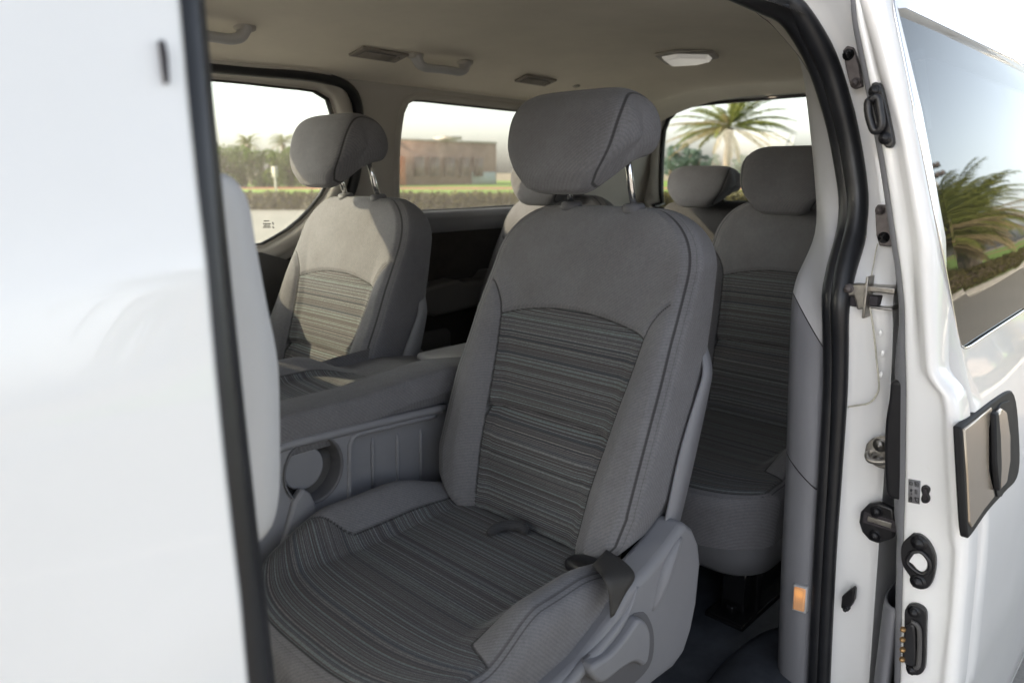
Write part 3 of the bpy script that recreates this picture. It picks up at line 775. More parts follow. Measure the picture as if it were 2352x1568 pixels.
# --- white jamb round the opening and the outer side of the body
jr = []; Dp = []
for i, c in enumerate(loopR):
    p0 = loopR[max(0, i-1)]; p1_ = loopR[min(NN-1, i+1)]; t = Vector((p1_.x-p0.x, 0, p1_.z-p0.z)).normalized()
    nrm = Vector((-t.z, 0, t.x))     # pointing away from the opening
    mid = Vector((.75, 0, 1.1))
    if nrm.dot(Vector((c.x-mid.x, 0, c.z-mid.z))) < 0: nrm = -nrm
    front = i < 50
    k = .028 if not front else .022
    D = c+nrm*k; 
    D.y = Yo(D.z)
    Cc = c+nrm*-.012+Vector((0, .012, 0))
    m1 = c+nrm*(k*.55)+Vector((0, -.012, 0)); 
    e = D+Vector((0, .012, 0))-nrm*.003
    jr.append([Cc, c+nrm*.006+Vector((0, .0, 0)), m1, m1.lerp(e, .35), m1.lerp(e, .7), e, D+Vector((0, .004, 0))+nrm*.001, D+nrm*.006])
    Dp.append((D.x+nrm.x*.004, D.z+nrm.z*.004))
v, f = loft(jr); mesh('door_jamb', v, f, M['paint'], van)
hole = Dp
bot = min(p[1] for p in Dp)
outer = [(-1.3, .28), (3.35, .28), (3.35, .9), (3.33, 1.5), (3.2, 1.80), (3.0, 1.93), (-1.0, 1.93), (-1.45, 1.72), (-1.9, 1.3), (-2.1, .9), (-2.1, .28)]
qwin = rrect(1.62, 2.95, 1.34, 1.74, .07)
fwin = [(-1.15, 1.32), (-.18, 1.32), (-.14, 1.36), (-.20, 1.66), (-.26, 1.70), (-.80, 1.70), (-.9, 1.66)]
v, f = sheet(outer, [hole, qwin, fwin], .11, lambda a, b: (a, Yo(b), b))
mesh('body_side', v, f, M['paint'], van, solid=.0)
v, f = sheet([(a, b) for a, b in rrect(1.61, 2.96, 1.33, 1.75, .07)], [], .12, lambda a, b: (a, Yo(b)+.008, b)); mesh('quarter_window', v, f, M['glass_frit'], van)
v, f = sheet([(-1.17, 1.31), (-.16, 1.31), (-.12, 1.36), (-.19, 1.68), (-.26, 1.71), (-.82, 1.71), (-.93, 1.66)], [], .12, lambda a, b: (a, Yo(b)+.008, b)); mesh('front_door_window', v, f, M['glass_front'], van)
g = Geo(); g.tube([(-.02, Yo(z)-.001, z) for z in np.linspace(.35, 1.76, 20)], .003, 6); g.out('door_gap', M['slot'], van)
# dark slot on the white flange beside the front seal
sl = [on_y(u, v, Yo, -.001) for u, v in ((364, 92), (374, 96), (381, 130), (384, 190), (379, 196), (372, 160))]
g = Geo(); n = len(sl); cs = sum(sl, Vector())/n
g.add([p+Vector((0, -.004, 0)) for p in sl]+[p+Vector((0, .004, 0)) for p in sl], [tuple(range(n)), tuple(range(2*n-1, n-1, -1))]+[(i, (i+1) % n, n+(i+1) % n, n+i) for i in range(n)]); g.out('flange_slot', M['slot'], van, bev=.001)
# roof skin
rows = []
for x in (-1.0, 0, 1, 2, 3.0, 3.2, 3.32):
    zz = 1.93 if x < 3.1 else (1.91 if x < 3.3 else 1.85)
    rows.append([(x, .95-.0, zz), (x, 1.28, zz+.012), (x, 1.61, zz)])
v, f = loft(rows); mesh('roof_skin', v, f, M['paint'], van)
def Yof(z): return 2*YC-Yo(z)
def at_far(u, v, off=0): return on_y(u, v, lambda z: Yf(z), off)
def grow(w_, x=.11, z=.03):
    cx_ = (min(p[0] for p in w_)+max(p[0] for p in w_))/2; cz_2 = (min(p[1] for p in w_)+max(p[1] for p in w_))/2
    hx = (max(p[0] for p in w_)-min(p[0] for p in w_))/2; hz_ = (max(p[1] for p in w_)-min(p[1] for p in w_))/2
    return [(cx_+(p[0]-cx_)*(1+x/hx), cz_2+(p[1]-cz_2)*(1+z/hz_)) for p in w_]
# --- far side of the body: inner wall with its window openings
w1 = [tuple((p.x, p.z)) for p in [at_far(u, v) for u, v in ((380, 170), (510, 184), (640, 198), (700, 204), (726, 208), (745, 216), (758, 228), (765, 244), (769, 268), (772, 330), (766, 390), (748, 438), (712, 486), (668, 526), (622, 552), (560, 566), (400, 572))]]
w1 = [(.33, 1.735), ]+w1[1:-1]+[(.33, 1.30)]
w1 = smoothpath([w1[0]]+w1[1:-1]+[w1[-1]], 46)
w1 = [(.30, 1.72), (.30, 1.33)][:0]+list(w1)
w2 = [tuple((p.x, p.z)) for p in [at_far(u, v) for u, v in ((919, 470), (918, 400), (921, 320), (929, 262), (938, 240), (958, 230), (1060, 240), (1180, 253))]]
xr2 = 2.52
w2 = smoothpath(w2, 26)+[(xr2-.06, w2[-1][1]), (xr2, w2[-1][1]-.06), (xr2, 1.44), (xr2-.06, 1.375)]
b2 = at_far(1115, 478); a2 = at_far(956, 486)
w2 = w2+[(b2.x, b2.z), (a2.x, a2.z), (a2.x-.03, a2.z+.004)]
wf = [(-1.1, 1.33), (-.1, 1.33), (-.05, 1.40), (-.15, 1.68), (-.8, 1.70)]
outer = [(-1.3, .30), (3.1, .30), (3.12, 1.5), (3.02, 1.80), (-1.0, 1.80), (-1.35, 1.6), (-2.0, 1.2), (-2.0, .30)]
v, f = sheet(outer, [w1, w2, wf], .07, lambda a, b: (a, Yf(b), b))
mesh('far_wall_trim', v, f, M['liner_trim'], van)
v, f = sheet([(a, b) for a, b in outer[:2]]+[(3.2, .3), (3.2, 1.82), (3.05, 1.93), (-1.0, 1.93), (-1.4, 1.7), (-2.0, 1.25), (-2.0, .3)], [grow(w1), grow(w2), grow(wf)], .12, lambda a, b: (a, Yof(b)+.03, b))
mesh('far_body_side', v, f, M['paint'], van)
for nm, w_, mm in (('far_door_window', w1, 'glass'), ('far_quarter_window', w2, 'glass_quarter'), ('far_front_window', wf, 'glass')):
    v, f = sheet(w_, [], .12, lambda a, b: (a, Yf(b)+.022, b)); mesh(nm, v, f, M[mm], van)
def frame(nm, w_, prof, m_, yy=0):
    n = len(w_); 
    ar = sum(w_[i-1][0]*w_[i][1]-w_[i][0]*w_[i-1][1] for i in range(n)); path = w_ if ar > 0 else w_[::-1]
    v, f = sweep_loop(path, prof, lambda a, b, u: Vector((a, Yf(b)+yy+u, b))); return mesh(nm, v, f, m_, van)
frame('window_rubber', w1, [(-.004, .022), (-.004, .016), (.003, .006), (.006, .022)], M['rubber'])
frame('window_frame', w1, [(.002, .02), (.006, .0), (.016, -.016), (.034, -.024), (.052, -.018), (.06, .006)], M['liner_trim'])
frame('window_rubber', w2, [(-.004, .022), (-.004, .016), (.002, .006), (.006, .022)], M['rubber'])
frame('window_frame', w2, [(.0, .02), (.004, -.001), (.012, -.009), (.024, -.002), (.026, .01)], M['liner_trim'])
# weatherstrip round the far door opening
ws = [at_far(u, v, -.012) for u, v in ((420, 148), (500, 155), (600, 164), (700, 173), (760, 184), (800, 203), (820, 236), (824, 290), (822, 360), (812, 420), (790, 470), (740, 540), (690, 590), (600, 640))]
ws = smoothpath(ws, 60); g = Geo(); g.tube(ws, .0165, 12); g.out('far_door_seal', M['rubber'], van)
# lower far wall: dark panel, armrest moulding with cup recess, ledge under the window
g = Geo(); v, f = sheet([(.9, .47), (3.0, .47), (3.0, 1.30), (1.55, 1.30), (1.40, 1.26), (1.10, 1.22), (.9, 1.22)], [], .1, lambda a, b: (a, Yf(b)-.03, b)); mesh('far_wall_panel', v, f, M['carpet'], van)
rows = []
for x in np.linspace(1.50, 2.6, 20):
    rows.append([(x, 2.06, 1.366), (x, 2.040, 1.362), (x, 2.030, 1.350), (x, 2.035, 1.335), (x, 2.042, 1.325), (x, 2.044, 1.29), (x, 2.09, 1.28)])
v, f = loft(rows); mesh('window_ledge', v, f, M['plastic'], van)
g = Geo(); ar = [at_far(u, v, -.06) for u, v in ((945, 655), (1010, 645), (1060, 636))]
g.prism([(1.56, 1.10), (1.56, 1.03), (1.66, 1.0), (2.3, 1.03), (2.3, 1.13), (1.95, 1.135), (1.92, 1.105), (1.80, 1.105), (1.78, 1.12)], 1, 1.99, 2.10); g.out('wall_armrest', M['plastic_dark'], van, bev=.018, bseg=4)
g = Geo(); g.prism(rrect(1.62, 1.80, .72, .93, .03), 1, 2.070, 2.083); g.out('wall_pocket', M['plastic_dark'], van, bev=.006)
v, f = sheet([(-.3, .47), (1.25, .47), (1.25, 1.2), (1.05, 1.27), (-.3, 1.27)], [], .1, lambda a, b: (a, Yf(b)-.035, b)); mesh('far_door_panel', v, f, M['plastic_dark'], van)
# --- roof lining
def ZL(x, y):
    t = abs(y-YC)/.72; z = 1.858-.105*t**3.2
    z -= .040*float(sstep(np.array(x), 2.30, 2.62)); z += .014*float(sstep(np.array(x), 2.66, 2.8)); z -= .03*max(0, (x-2.86)/.14)**2 if x > 2.86 else 0
    z += .004*math.sin(x*3.1+y*2)+.003*math.sin(y*7-x*1.3)
    # front roll-off
    z -= .10*max(0, (-.6-x)/.4)**2 if x < -.6 else 0
    return z
xs = np.linspace(-.95, 2.985, 110); ys = np.linspace(.56, 2.01, 60)
vs = [(x, y, ZL(x, y)) for x in xs for y in ys]
liner = mesh('roof_lining', vs, grid_faces(110, 60), M['liner'], van)
# near-side roof rail trim under the seal
v, f = loft([[Vector((x, S(1.79)+dy, 1.79+dz)) for dy, dz in ((.0, .01), (.03, -.012), (.07, -.008), (.12, .012), (.14, .05))] for x in np.linspace(.24, 1.18, 12)]); mesh('roof_rail_trim', v, f, M['liner_trim'], van)
# grab handles
def grab(p0, p1):
    p0, p1 = Vector(p0), Vector(p1); d = p1-p0; L = d.length; dn = Vector((0, -.25, -.97))
    path = []
    for t, h in ((0, 0), (.02, .35), (.07, .8), (.16, 1.0), (.3, 1.0), (.5, .98), (.7, 1.0), (.84, 1.0), (.93, .8), (.98, .35), (1, 0)):
        path.append(p0+d*t+dn*(.034*h))
    pp = smoothpath(path, 40); rows = []
    for i, p in enumerate(pp):
        p = Vector(p); r = .0115+.004*(abs(i/39-.5)*2)**4
        T = (Vector(pp[min(39, i+1)])-Vector(pp[max(0, i-1)])).normalized(); B = Vector((0, 1, 0)); Nn = T.cross(B).normalized()
        rows.append([p+B*math.cos(a)*r*1.5+Nn*math.sin(a)*r for a in np.linspace(0, 2*PI, 14, endpoint=False)])
    v, f = loft(rows, True, True); h = mesh('grab_handle', v, f, M['plastic_light'], van)
    for q_ in (p0, p1):
        g = Geo(); v, f = ellipsoid(q_, (.026, .02, .012), p=2.6); g.add(v, f); g.out('handle_mount', M['liner_trim'], h)
def on_liner(u, v):
    z = 1.82
    for _ in range(40):
        p = at(u, v, 2, z); z = .5*z+.5*ZL(p.x, p.y)
    return p
grab(on_liner(953, 126), on_liner(1068, 142)); 
h1 = on_liner(562, 62); grab(h1+Vector((-.26, 0, 0)), h1)
# air vents
def vent(c0, c1, c2, slats=7):
    """c0->c1 long edge, c0->c2 short edge"""
    ex = (c1-c0); ey = (c2-c0); W = ex.length; Hh_ = ey.length; ex.normalize(); ey = (ey-ex*ey.dot(ex)).normalized(); n = ex.cross(ey); 
    if n.z > 0: n = -n
    c = (c1+c2)/2+n*.004
    rt = Matrix((ex, ey, n)).transposed()
    g = Geo(); g.box(c, (W, Hh_, .008), 0, rt); vo = g.out('air_vent', M['vent'], van, bev=.003)
    g = Geo(); g.box(c+n*.0035-ex*W*.07, (W*.66, Hh_*.66, .004), 0, rt); g.out('vent_grille_back', M['recess'], vo)
    g = Geo()
    for k in range(slats):
        g.box(c+n*.005-ex*W*.07+ey*Hh_*.66*((k+.5)/slats-.5), (W*.66, Hh_*.05, .005), 0, rt)
    g.box(c+n*.006+ex*W*.34, (W*.05, Hh_*.45, .006), 0, rt)
    g.out('vent_slats', M['vent'], vo)
vent(on_liner(825, 104), on_liner(932, 122), on_liner(808, 124)); vent(on_liner(1206, 169), on_liner(1276, 181), on_liner(1184, 184))
# dome lamp
cs = [on_liner(u, v) for u, v in ((1503, 122), (1548, 113), (1640, 115), (1652, 127), (1612, 137), (1530, 142))]
n = len(cs); g = Geo(); lo = [p+Vector((0, 0, -.010)) for p in cs]; g.add(cs+lo, [tuple(range(n)), tuple(range(2*n-1, n-1, -1))]+[(i, (i+1) % n, n+(i+1) % n, n+i) for i in range(n)])
dome = g.out('dome_lamp', M['liner_trim'], van, bev=.004)
cc_ = sum(lo, Vector())/n; ls = [cc_+(p-cc_)*.80+Vector((0, 0, .002)) for p in lo]; l2 = [cc_+(p-cc_)*.70+Vector((0, 0, -.012)) for p in lo]
g = Geo(); g.add(ls+l2, [tuple(range(2*n-1, n-1, -1))]+[(i, (i+1) % n, n+(i+1) % n, n+i) for i in range(n)]); g.out('lamp_lens', M['lens'], dome, bev=.004)
# clips in the rear of the lining
for u, v in ((1322, 198),):
    p = on_liner(u, v); g = Geo(); vv, ff = ellipsoid(p, (.014, .018, .006)); g.add(vv, ff); g.out('lining_clip', M['liner_trim'], van)
# --- floor
g = Geo(); g.box((1.0, 1.28, .43), (4.2, 1.66, .04)); g.out('cabin_floor', M['floor'], van)
g = Geo(); g.box((.75, .50, .40), (1.3, .20, .06)); g.out('door_sill', M['floor'], van, bev=.01)
hump = [(1.30, .70, .45), (1.42, .62, .455), (1.55, .58, .47)]
v, f = ellipsoid((1.36, .545, .45), (.22, .11, .05), 28, 12, 2.5); mesh('step_hump', v, f, M['floor'], van)
# --- rear: tailgate window, frame, lower panel
xR = 3.02
rw = [(1.965, 1.36), (1.975, 1.45), (1.975, 1.64), (1.962, 1.715), (1.915, 1.768), (1.82, 1.788), (1.5, 1.795), (1.28, 1.797), (1.0, 1.795), (.76, 1.782), (.675, 1.755), (.62, 1.70), (.595, 1.6), (.59, 1.36), (.64, 1.33), (1.92, 1.33)]
rw = smoothpath(rw+[rw[0]], 70)[:-1]
if sum(rw[i-1][0]*rw[i][1]-rw[i][0]*rw[i-1][1] for i in range(len(rw))) < 0: rw = rw[::-1]
outer = [(2.14, .44), (2.12, 1.3), (2.04, 1.78), (1.95, 1.85), (.61, 1.85), (.50, 1.7), (.44, 1.3), (.42, .44)]
v, f = sheet(outer, [rw], .1, lambda a, b: (xR+.02, a, b)); mesh('tailgate_trim', v, f, M['pale_trim'], van)
v, f = sweep_loop(rw, [(-.006, .03), (-.006, .012), (.003, .004), (.008, .02)], lambda a, b, u: Vector((xR+u, a, b))); mesh('rear_window_rubber', v, f, M['rubber'], van)
v, f = sweep_loop(rw, [(.006, .02), (.008, .002), (.018, -.010), (.032, -.014), (.046, -.008), (.055, .02)], lambda a, b, u: Vector((xR+u, a, b))); mesh('rear_window_frame', v, f, M['pale_trim'], van)
v, f = sheet(rw, [], .2, lambda a, b: (xR+.032, a, b)); mesh('rear_window', v, f, M['glass_rear'], van)
outer2 = [(2.15, .3), (2.14, 1.3), (2.06, 1.80), (1.9, 1.92), (.66, 1.92), (.50, 1.8), (.42, 1.3), (.40, .3)]
v, f = sheet(outer2, [grow(rw, .02, .012)], .15, lambda a, b: (xR+.07, a, b)); mesh('tailgate_skin', v, f, M['paint'], van)
# front: dash, windscreen frame
g = Geo(); g.prism([(-1.9, .3), (-.95, .3), (-.85, .95), (-.95, 1.12), (-1.25, 1.18), (-1.95, 1.15)], 1, .47, 2.09); g.out('dashboard', M['plastic_dark'], van, bev=.03)
v, f = loft([[(-1.02, y, 1.78), (-1.35, y, 1.55), (-1.75, y, 1.25), (-1.95, y, 1.12)] for y in (.55, .9, 1.28, 1.66, 2.0)]); mesh('windscreen', v, f, M['glass_front'], van)
# ============================================================ SLIDING DOOR (parked over the rear quarter)
XD = 1.26
door_tr = {
 'F': [(1960, -60), (1962, 0), (1967, 50), (1998, 200), (2030, 370), (2068, 625), (2076, 705), (2077, 790), (2080, 900), (2078, 1100), (2072, 1300), (2066, 1568), (2060, 1700)],
 'A': [(1972, -70), (1988, 0), (2068, 302), (2108, 554), (2128, 850), (2140, 878), (2163, 903), (2172, 940), (2174, 1011), (2187, 1238), (2194, 1262), (2185, 1402), (2167, 1568), (2150, 1700)],
 'B': [(2015, -70), (2036, 0), (2096, 250), (2152, 551), (2159, 850), (2176, 880), (2198, 903), (2208, 950), (2213, 1011), (2227, 1238), (2224, 1330), (2202, 1568), (2180, 1700)]}
def prof_tab(key, x):
    tab = [(at(u, v, 0, x).z, at(u, v, 0, x).y) for u, v in door_tr[key]]; return sorted(tab)
tF = prof_tab('F', XD); tA = prof_tab('A', XD-.004); tB = prof_tab('B', XD+.004)
def dF(z): return interp(z, tF)
def dA(z): return interp(z, tA)
def dB(z): return interp(z, tB)
door = van
dz = np.linspace(.36, min(tF[-1][0], tA[-1][0], tB[-1][0])-.005, 140)
ktab = {}
def skinY(z):   # outer skin of the door
    return dB(z)-.0015
rows = []
for z in dz:
    yF, yA, yB = dF(z), dA(z), dB(z)
    e = .004
    rows.append([(XD+.035, yF+.002, z), (XD+.01, yF+.002, z), (XD+.002, yF-.001, z), (XD, yF-.006, z), (XD+.001, yF*.66+yA*.34, z), (XD+.001, yF*.33+yA*.67, z), (XD, yA+.010, z), (XD-.003, yA+.003, z), (XD-.008, yA, z), (XD-.010, yA*.7+yB*.3, z), (XD-.007, yA*.35+yB*.65, z), (XD-.002, yB*.9+yA*.1, z), (XD+.004, yB, z), (XD+.02, yB-.002, z), (XD+.04, yB-.003, z)])
v, f = loft(rows)
sd = mesh('sliding_door', v, f, M['paint'], van)
def skn(x, z):
    bul = .010*math.sin(PI*min(1, max(0, (x-XD)/1.0)))
    return dB(z)-.003-bul*.3
# window on the skin
WL = [(2046, -40), (2052, 20), (2068, 100), (2098, 250), (2133, 430), (2160, 570), (2182, 690), (2197, 775), (2206, 796), (2222, 796), (2260, 770), (2352, 710), (2600, 556)]
def on_skin(u, v, off=0):
    y = .26
    for _ in range(80):
        p = at(u, v, 1, y); y = .6*y+.4*(dB(p.z)-.003+off)
    return at(u, v, 1, y)
wl = [on_skin(u, v) for u, v in WL]; wl = [(p.x, p.z) for p in wl]
wtop = on_skin(2300, 37)
zt_ = max(dz)-.03
top_e = [on_skin(u, v) for u, v in ((2204, 0), (2352, 88))]
def ztopwin(x): return 1.775
win = [(x, z) for x, z in wl if x < 2.5]+[(2.60, wl[-2][1]), (2.65, wl[-2][1]+.05), (2.60, min(ztopwin(2), zt_)), (1.40, min(ztopwin(2), zt_))]
win = [p for p in win if p[1] < zt_+.001]
outer = [(XD+.04, .36), (2.75, .36), (2.75, 1.3), (2.72, max(dz)), (XD+.04, max(dz))]
v, f = sheet(outer, [win], .05, lambda a, b: (a, skn(a, b), b)); mesh('outer_panel', v, f, M['paint'], sd)
# roof-side drip rail above the door window is the body; glass panes
WI = [(2098, 32), (2112, 110), (2140, 260), (2172, 430), (2196, 570), (2212, 655), (2226, 680), (2246, 676), (2352, 612), (2480, 530)]
wi = [on_skin(u, v) for u, v in WI]; wi = smoothpath([(p.x, p.z) for p in wi], 44)
wi = [p for p in wi if p[1] < 1.69 and p[0] < 1.85]
xe = wi[-1][0]; wi = [(a, b) for a, b in wi]+[(2.45, wi[-1][1]), (2.52, wi[-1][1]+.05), (2.50, 1.66), (2.45, 1.69), (wi[0][0]+.10, 1.69), (wi[0][0]+.03, 1.68)]
v, f = sheet(win, [wi], .06, lambda a, b: (a, skn(a, b)+.003+max(0, b-1.3)*.026, b)); mesh('door_window_border', v, f, M['glass_frit'], sd)
v, f = sheet(wi, [], .06, lambda a, b: (a, skn(a, b)+.003+max(0, b-1.3)*.026, b)); mesh('door_window_glass', v, f, M['glass_tint'], sd)
g = Geo(); pp = smoothpath([(a, skn(a, b)-.001, b) for a, b in wl if a < 2.1], 50); g.tube(pp, .0022, 8); g.out('window_edge', M['chrome'], sd)
# handle with champagne bezel
def sk_poly(pts, off=0):
    return [on_skin(u, v, off)-Vector((0, off, 0)) for u, v in pts]
def pad(name, pts3, dy0, dy1, m_, parent, bev=.002):
    n = len(pts3); g = Geo(); g.add([p+Vector((0, dy0, 0)) for p in pts3]+[p+Vector((0, dy1, 0)) for p in pts3], [tuple(range(n)), tuple(range(2*n-1, n-1, -1))]+[(i, (i+1) % n, n+(i+1) % n, n+i) for i in range(n)])
    return g.out(name, m_, parent, bev=bev)
bz = sk_poly([(2208, 982), (2240, 955), (2290, 915), (2318, 898), (2330, 905), (2338, 950), (2343, 1050), (2336, 1100), (2310, 1130), (2270, 1175), (2228, 1234), (2222, 1222), (2216, 1130)], -.006)
bz = [Vector(p) for p in smoothpath(bz+[bz[0]], 60)[:-1]]
hb_ = pad('door_handle_bezel', bz, .006, -.006, M['black_matte'], sd, .003)
ci = sum(bz, Vector())/len(bz)
bi = sk_poly([(2216, 985), (2250, 960), (2280, 935), (2272, 985), (2272, 1080), (2286, 1140), (2262, 1170), (2234, 1212), (2228, 1200), (2224, 1100)], -.0085)
pad('bezel_face', bi, -.003, -.0085, M['champagne'], sd, .002)
rs = sk_poly([(2280, 955), (2300, 925), (2318, 920), (2326, 960), (2330, 1040), (2326, 1090), (2300, 1140), (2290, 1140), (2278, 1060)], -.0078)
pad('handle_recess', rs, -.003, -.0088, M['black_matte'], sd, .001)
hp = sk_poly([(2292, 950), (2304, 938), (2314, 945), (2322, 1000), (2322, 1060), (2314, 1110), (2300, 1125), (2298, 1080), (2296, 1000)], -.016)
pad('handle_grip', hp, -.007, -.016, M['champagne'], sd, .004)
hp2 = sk_poly([(2288, 952), (2295, 945), (2300, 1000), (2302, 1070), (2300, 1125), (2296, 1128), (2290, 1060)], -.017)
pad('handle_pull', hp2, -.007, -.017, M['black_matte'], sd, .003)
# hardware on the door edge (plane x = XD)
def ep(u, v, dx=0): return at(u, v, 0, XD+dx)
def edge_plate(name, pts, t, m_, smooth=0, parent=sd, bev=.002, x=None):
    X = XD if x is None else x
    P = [(at(u, v, 0, X).y, at(u, v, 0, X).z) for u, v in pts]
    if smooth: P = smoothpath(P+[P[0]], smooth)[:-1]
    g = Geo(); g.prism(P, 0, X+.004, X-t); return g.out(name, m_, parent, bev=bev, bseg=3)
def bolt(u, v, r, t, m_, parent, x=None, seg=6):
    X = XD if x is None else x; p = at(u, v, 0, X); g = Geo()
    g.cyl((X-t+.004, p.y, p.z), (1, 0, 0), r*1.35, .008, 24); g.cyl((X-t-.002, p.y, p.z), (1, 0, 0), r, .010, seg); g.cyl((X-t-.0045, p.y, p.z), (1, 0, 0), r*.45, .008, 12)
    return g.out('bolt', m_, parent)
k1 = edge_plate('upper_dovetail', [(2008, 192), (2020, 190), (2030, 200), (2040, 240), (2055, 310), (2056, 332), (2048, 341), (2036, 336), (2026, 312), (2012, 255), (2001, 215)], .010, M['black'], 44)
bolt(2015, 211, .007, .012, M['black'], k1); bolt(2038, 318, .007, .012, M['black'], k1)
pth = [ep(2008, 232), ep(2025, 226), ep(2030, 250), ep(2034, 290), ep(2018, 302), ep(2006, 270), ep(2003, 240), ep(2008, 232)]
g = Geo(); g.tube([p+Vector((-.018, 0, 0)) for p in [Vector(q) for q in smoothpath(pth, 40)]], .0062, 10); g.out('dovetail_loop', M['black'], k1)
k2 = edge_plate('latch_plate', [(2098, 1222), (2118, 1226), (2138, 1245), (2151, 1275), (2150, 1310), (2140, 1340), (2124, 1349), (2108, 1345), (2092, 1318), (2075, 1290), (2074, 1248)], .008, M['black'], 50)
bolt(2114, 1241, .009, .010, M['black'], k2); bolt(2112, 1330, .009, .010, M['black'], k2)
edge_plate('latch_hole', [(2102, 1264), (2118, 1266), (2132, 1280), (2133, 1298), (2124, 1307), (2112, 1303), (2100, 1290), (2086, 1280), (2092, 1268)], .0095, M['paint'], 40, k2, .001)
g = Geo(); pth = [ep(2100, 1262), ep(2120, 1262), ep(2138, 1282), ep(2138, 1304), ep(2124, 1312), ep(2106, 1304), ep(2088, 1284), ep(2100, 1262)]
g.tube([Vector(q)+Vector((-.010, 0, 0)) for q in smoothpath(pth, 50)], .0035, 8); g.out('latch_rim', M['black'], k2)
k3 = edge_plate('contact_block', [(2088, 1385), (2100, 1382), (2118, 1388), (2130, 1402), (2130, 1440), (2128, 1520), (2120, 1541), (2104, 1545), (2088, 1532), (2078, 1500), (2080, 1440), (2081, 1400)], .008, M['black'], 50)
edge_plate('contact_rail', [(2084, 1432), (2096, 1424), (2108, 1430), (2110, 1500), (2106, 1520), (2086, 1512), (2080, 1500)], .018, M['black'], 30, k3, .003)
g = Geo(); pth = [ep(2098, 1420), ep(2112, 1428), ep(2117, 1450), ep(2115, 1515), ep(2106, 1526)]; g.tube([Vector(q)+Vector((-.012, 0, 0)) for q in smoothpath(pth, 24)], .004, 8); g.out('contact_rim', M['plastic_dark'], k3)
bolt(2103, 1399, .007, .010, M['black'], k3); bolt(2099, 1530, .007, .010, M['black'], k3)
for (u, v) in ((2083, 1433), (2082, 1456), (2082, 1479), (2081, 1501)):
    p = ep(u, v); g = Geo(); vv, ff = ellipsoid((XD-.020, p.y, p.z), (.006, .0048, .0048), 14, 8); g.add(vv, ff); g.out('contact_pin', M['brass'], k3)
# child-lock label and key slot
k4 = edge_plate('child_lock_label', [(2087, 1099), (2114, 1104), (2112, 1157), (2086, 1152)], .0012, M['cluster'], 0, sd, 0)
def stroke(pts, r, m_, parent, dx=-.0022, name='label_mark'):
    g = Geo(); g.tube([ep(u, v)+Vector((dx, 0, 0)) for u, v in pts], r, 6); return g.out(name, m_, parent)
for pts in ([(2090, 1106), (2097, 1107), (2097, 1112), (2090, 1111), (2090, 1106)], [(2102, 1105), (2110, 1107), (2110, 1117), (2103, 1115), (2102, 1105)], [(2104, 1108), (2107, 1114)], [(2103, 1123), (2107, 1124), (2107, 1133), (2103, 1132), (2103, 1123)], [(2094, 1122), (2096, 1125), (2094, 1128), (2092, 1125), (2094, 1122)], [(2095, 1131), (2095, 1134)], [(2090, 1144), (2095, 1145), (2095, 1150), (2090, 1149), (2090, 1144)], [(2091, 1143), (2092, 1140), (2094, 1140), (2095, 1144)], [(2102, 1141), (2111, 1143), (2111, 1153), (2105, 1150), (2102, 1141)]):
    stroke(pts, .0007, M['black'], k4)
k5 = edge_plate('lock_slot', [(2118, 1115), (2128, 1113), (2136, 1119), (2137, 1126), (2134, 1134), (2137, 1142), (2135, 1151), (2127, 1155), (2118, 1152), (2116, 1143), (2119, 1134), (2116, 1124)], .003, M['black'], 40)
stroke([(2126, 1121), (2127, 1128), (2126, 1144)], .0028, M['slot'], k5, -.004, 'lock_lever')
# inner trim of the door seen past its edge
rows = []
for z in np.linspace(.36, max(dz), 100):
    pv = None; y = dF(z)
    bulge = interp(z, [(.36, .006), (.90, .012), (.94, .03), (1.0, .034), (1.18, .034), (1.22, .022), (1.26, .006), (1.7, .006), (1.8, .001)])
    rows.append([(XD+.006, y+.001, z), (XD+.008, y+.008, z), (XD+.02, y+.012+bulge*.3, z), (XD+.035, y+.012+bulge*.3, z), (XD+.06, y+.012+bulge*.2, z), (2.7, y+.012, z)])
v, f = loft(rows); mesh('inner_panel', v, f, M['plastic'], sd)
# black arm pull on the inner panel
ap_ = [at(u, v, 0, XD+.03) for u, v in ((2066, 868), (2055, 870), (2050, 910), (2042, 960), (2039, 1020), (2041, 1090), (2046, 1130), (2066, 1140))]
P = smoothpath([(p.y, p.z) for p in ap_], 30); P = P+[(P[-1][0]-.02, P[-1][1]), (P[0][0]-.02, P[0][1])]
g = Geo(); g.prism(P, 0, XD+.01, XD+.16); g.out('arm_pull', M['black'], sd, bev=.006, bseg=3)
cp_ = [at(u, v, 0, XD+.03) for u, v in ((2070, 862), (2062, 842), (2070, 842))]
# door pocket
pk_ = [at(u, v, 0, XD+.05) for u, v in ((2050, 1402), (2034, 1402), (2018, 1414), (2008, 1432), (2006, 1460), (2005, 1568), (2004, 1700), (2066, 1700), (2060, 1460))]
rows = []
for (dx, k) in ((0, 0), (.3, 0)): pass
yy0 = at(2006, 1480, 0, XD+.05).y; zt0 = at(2040, 1402, 0, XD+.05).z
g = Geo(); n = 24; rows = []
cyy, rx_ = (yy0+dF(1.0))/2, None
cx0 = XD+.16
for (z, k) in ((zt0-.55, 1.0), (zt0-.03, 1.0), (zt0-.008, .985), (zt0, .95), (zt0-.004, .90), (zt0-.05, .87), (zt0-.25, .85)):
    rows.append([(cx0+.135*k*math.cos(a), dF(.9)+.006+max(-.004, (yy0-dF(.9)+.002)*k*math.sin(a)), z-(.02*math.cos(a))) for a in np.linspace(0, 2*PI, n, endpoint=False)])
v, f = loft(rows, True); mesh('door_pocket', v, f, M['plastic'], sd)
